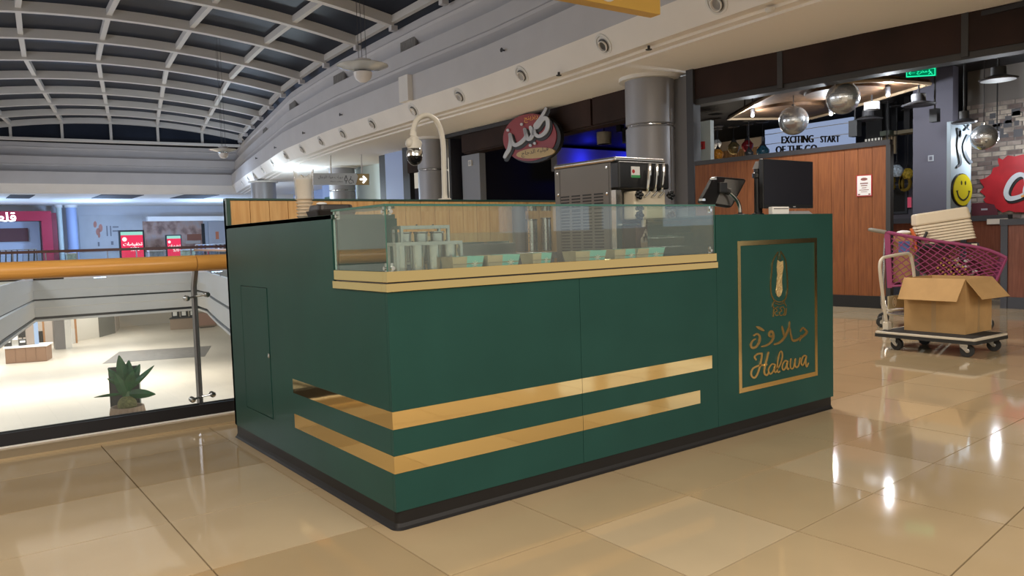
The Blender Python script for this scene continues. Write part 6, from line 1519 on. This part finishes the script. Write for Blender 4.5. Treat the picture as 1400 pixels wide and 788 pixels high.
# big plant in a fluted planter with a dark board behind it
p = GA(176, 586); PL = thing('potted_plant', 'big leafy green plant in a fluted brown planter on the floor below', 'plant', p)
m_leaf = mat('leaf_green', (.030, .115, .040), .4, var=.35, vscale=3); m_stem = mat('stem_green', (.12, .20, .10), .5); m_moss = mat('moss', (.17, .17, .07), .9, var=.4, vscale=12)
mb = MB(); prof = []; mb.smooth = False; n = 40
rr = []
for (r, z) in ((.40, 0), (.54, .30), (.62, .65), (.60, .90), (.54, .90), (.50, .75)):
    rr.append([Vector((r*(1+(.05 if k % 2 else 0)*(z < .7))*math.cos(2*PI*k/n), r*(1+(.05 if k % 2 else 0)*(z < .7))*math.sin(2*PI*k/n), z)) for k in range(n)])
mb.add([v for r in rr for v in r], [(i*n+k, i*n+(k+1) % n, (i+1)*n+(k+1) % n, (i+1)*n+k) for i in range(5) for k in range(n)]+[tuple(reversed(range(n))), tuple(range(5*n, 6*n))])
mb.build('planter', mat('planter_tan', (.34, .24, .17), .6), PL)
mb = MB(); mb.sphere((0, 0, .95), .36, 14, 10, (1, 1, 1.0)); mb.build('bulb', m_moss, PL)
MB().tube([Vector((0, 0, .9)), Vector((.02, 0, 1.25)), Vector((.05, 0, 1.6))], [.12, .10, .07], 10).build('stem', m_stem, PL)
view = Vector((math.sin(.17), math.cos(.17), 0)); rgt = Vector((view.y, -view.x, 0))
def leaf(base, ang, L_, W_, droop, tw):
    d = rgt*math.cos(ang)*math.cos(tw)+view*math.sin(tw); mb = MB(); mb.smooth = True; N_ = 8; A_ = []; B_ = []; C_ = []
    side = rgt*(-math.sin(ang))+Vector((0, 0, math.cos(ang))) if abs(math.sin(ang)) < .3 else rgt*math.sin(ang)+Vector((0, 0, -math.cos(ang)))*.4
    for i in range(N_+1):
        s_ = i/N_; c = base+(d+Vector((0, 0, math.sin(ang))))*L_*s_+Vector((0, 0, -droop*s_*s_)); w_ = W_*math.sin(PI*min(.98, .08+s_*.92))**.8
        A_.append(c+side*w_+view*.02); C_.append(c-view*.03); B_.append(c-side*w_+view*.02)
    mb.strip(A_, C_); mb.strip(C_, B_); mb.strip([v+view*.02 for v in A_], [v+view*.02 for v in C_]); mb.strip([v+view*.02 for v in C_], [v+view*.02 for v in B_]); return mb
for (ang, L_, W_, dr, tw, bz) in ((0.05, 1.05, .19, .12, -.2, 1.35), (PI-.1, 1.15, .06, .10, -.1, 1.38), (1.9, 1.15, .20, 0, -.3, 1.2), (1.45, 1.3, .24, 0, .1, 1.4), (1.1, 1.25, .22, .1, .3, 1.45), (.75, 1.45, .16, .05, .1, 1.45), (2.1, 1.2, .2, .1, .2, 1.5), (1.7, 1.4, .22, 0, .0, 1.55), (1.25, 1.0, .2, 0, -.5, 1.4), (2.4, .9, .16, .1, -.3, 1.6), (.5, .95, .14, -.1, -.2, 1.6)):
    leaf(Vector((0, 0, bz)), ang, L_, W_, dr, tw).build('leaf', m_leaf, PL)
a, b = GA(152, 572), GA(194, 568); t = thing('dark_board', 'tall dark standing board behind the plant on the floor below', 'board', a, math.atan2((b-a).y, (b-a).x)); w_ = (b-a).length
MB().box(0, 0, .05, w_, .12, 2.15).build('panel', mat('board_black', (.03, .032, .03), .35), t); MB().box(-.03, -.02, 0, w_+.03, .14, .05).build('foot', m_dark, t); MB().box(w_-.03, -.012, .06, w_-.005, -.0005, 2.14).build('edge_strip', m_palepan, t)
# brown island stall with blue lit post
a, b = GA(8, 498), GA(64, 494); t = thing('island_stall', 'brown island stall with pale worktop on the floor below, at the left', 'stall', a, math.atan2((b-a).y, (b-a).x)); w_ = (b-a).length
MB().box(0, 0, 0, w_, 1.6, .98).build('front', mat('stall_brown', (.22, .12, .07), .6), t); MB().box(-.08, -.08, .981, w_+.08, 1.7, 1.06).build('worktop', m_white, t)
for k in range(4): MB().box(.02+k*w_/4, -.02, .05, (k+1)*w_/4-.02, -.0005, .95).build('panel', MATS['stall_brown'], t)
t2_ = thing('light_post', 'square post with a blue white glowing side above the brown stall', 'post', (a+(b-a)*.72)+Vector((0, 1.0, 1.061))); MB().box(-.35, -.2, 0, .1, .2, 1.9).build('body', mat('post_brown', (.25, .2, .17), .5), t2_); MB().box(.1005, -.2, 0, .35, .2, 1.9).build('lit_side', emis('post_glow', (.6, .75, 1), 1.0), t2_)
for i, (f_, h_) in enumerate(((.10, .5), (.28, .8), (.46, .4))): t = thing('stall_goods', ['small dark appliance at the left end of the stall worktop', 'tall grey appliance on the stall worktop', 'low dark box beside the blue lit post'][i], 'appliance', (a+(b-a)*f_)+Vector((0, .8, 1.061))); MB().box(-.2, -.2, 0, .2, .2, h_).build('body', m_steel if i == 1 else m_signblack, t, .02); MB().box(-.15, -.21, h_*.5, .15, -.2005, h_*.8).build('front_plate', m_white, t)
# square column and shop wall
a, b = GA(76, 478.5), GA(97, 475); t = thing('lower_column', 'dark square column with pale flank on the floor below', 'column', a); MB().box(0, 0, 0, (b-a).x*.62, 1.0, 3.8).build('shaft', mat('column_dark', (.14, .13, .13), .4), t); MB().box((b-a).x*.62+.001, 0, 0, (b-a).x, 1.0, 3.8).build('flank', m_steel, t)
def gwall(u0, v0, u1, v1, h, m, nm):
    a, b = GA(u0, v0), GA(u1, v1); mb = MB(); d = Vector((0, .3, 0)); mb.hexa([a, b, b+d, a+d], [q+Vector((0, 0, h)) for q in (a, b, b+d, a+d)]); return struct(mb.build(nm, m))
gwall(98, 468, 136, 461.5, 4.0, mat('lower_white', (.62, .58, .52), .6), 'wall_lower'); gwall(136.5, 461.5, 158, 455.5, 4.0, mat('lower_glass', (.13, .13, .12), .2), 'wall_lower_2'); gwall(12, 470, 76, 468, 4.0, mat('lower_cream', (.42, .36, .32), .6), 'wall_lower_3'); gwall(158.5, 455, 164, 448, 4.0, mat('lower_cream', (.42, .36, .32), .6), 'wall_lower_4')
for i, (u, v, lab) in enumerate(((60, 470, 'orange wood framed display in the lower shop, left of the dark column'), (104, 467, 'orange wood framed display in the lower shop, right of the dark column'))):
    a = GA(u, v+2.5); t = thing('shop_display', lab, 'display', a); MB().box(0, 0, 0, .12, .3, 2.6).build('upright', mat('frame_orange', (.42, .20, .08), .5), t); MB().box(-.9, 0, 0, -.78, .3, 2.6).build('upright', MATS['frame_orange'], t); MB().box(-.9, 0, 2.6, .12, .3, 2.72).build('crossbar', MATS['frame_orange'], t); MB().box(-.775, .1, 0, -.001, .25, 1.1).build('counter', m_white if i else m_signblack, t)
for k in range(3):
    a = GA(18+k*14, 482-k*1.6); t = thing('stool', f'dark bar stool in the lower shop, {["left", "middle", "right"][k]} of three', 'stool', a); MB().lathe([(.25, 0), (.25, .03), (.04, .05), (.04, 1.0), (.28, 1.02), (.28, 1.12), (.001, 1.14)], n=14).build('stool_body', m_signblack, t); MB().box(-.25, .2, 1.1, .25, .26, 1.7).build('backrest', m_dark, t)
# coffee stall further away
a, b = GA(233, 451.5), GA(268, 449.5); t = thing('coffee_stall', 'tan counter stall with dark machines far off on the floor below', 'stall', a, math.atan2((b-a).y, (b-a).x)); w_ = (b-a).length
MB().box(0, 0, 0, w_, 1.2, .95).build('counter', mat('stall_tan', (.30, .22, .16), .6), t); MB().box(-.05, -.05, .951, w_+.05, 1.25, 1.02).build('worktop', m_dark, t)
for k in range(3): MB().box(.15+k*.72, .2, 1.021, .68+k*.72, .9, 1.75).build('machine', m_signblack, t); MB().box(.25+k*.72, .15, 1.2, .58+k*.72, .1995, 1.55).build('machine_front', m_white, t)
a, b = GA(271, 449), GA(287, 448); t = thing('menu_board', 'tan standing menu board right of the far coffee stall', 'board', a, 0); MB().box(0, 0, .05, 1.6, .1, 1.4).build('panel', mat('stall_tan', (.3, .22, .16), .6), t); MB().box(.1, -.01, .2, 1.5, -.0005, 1.3).build('face', mat('menu_pink', (.42, .25, .2), .6), t); MB().box(.2, -.1, 0, 1.4, .2, .0495).build('foot', m_dark, t)
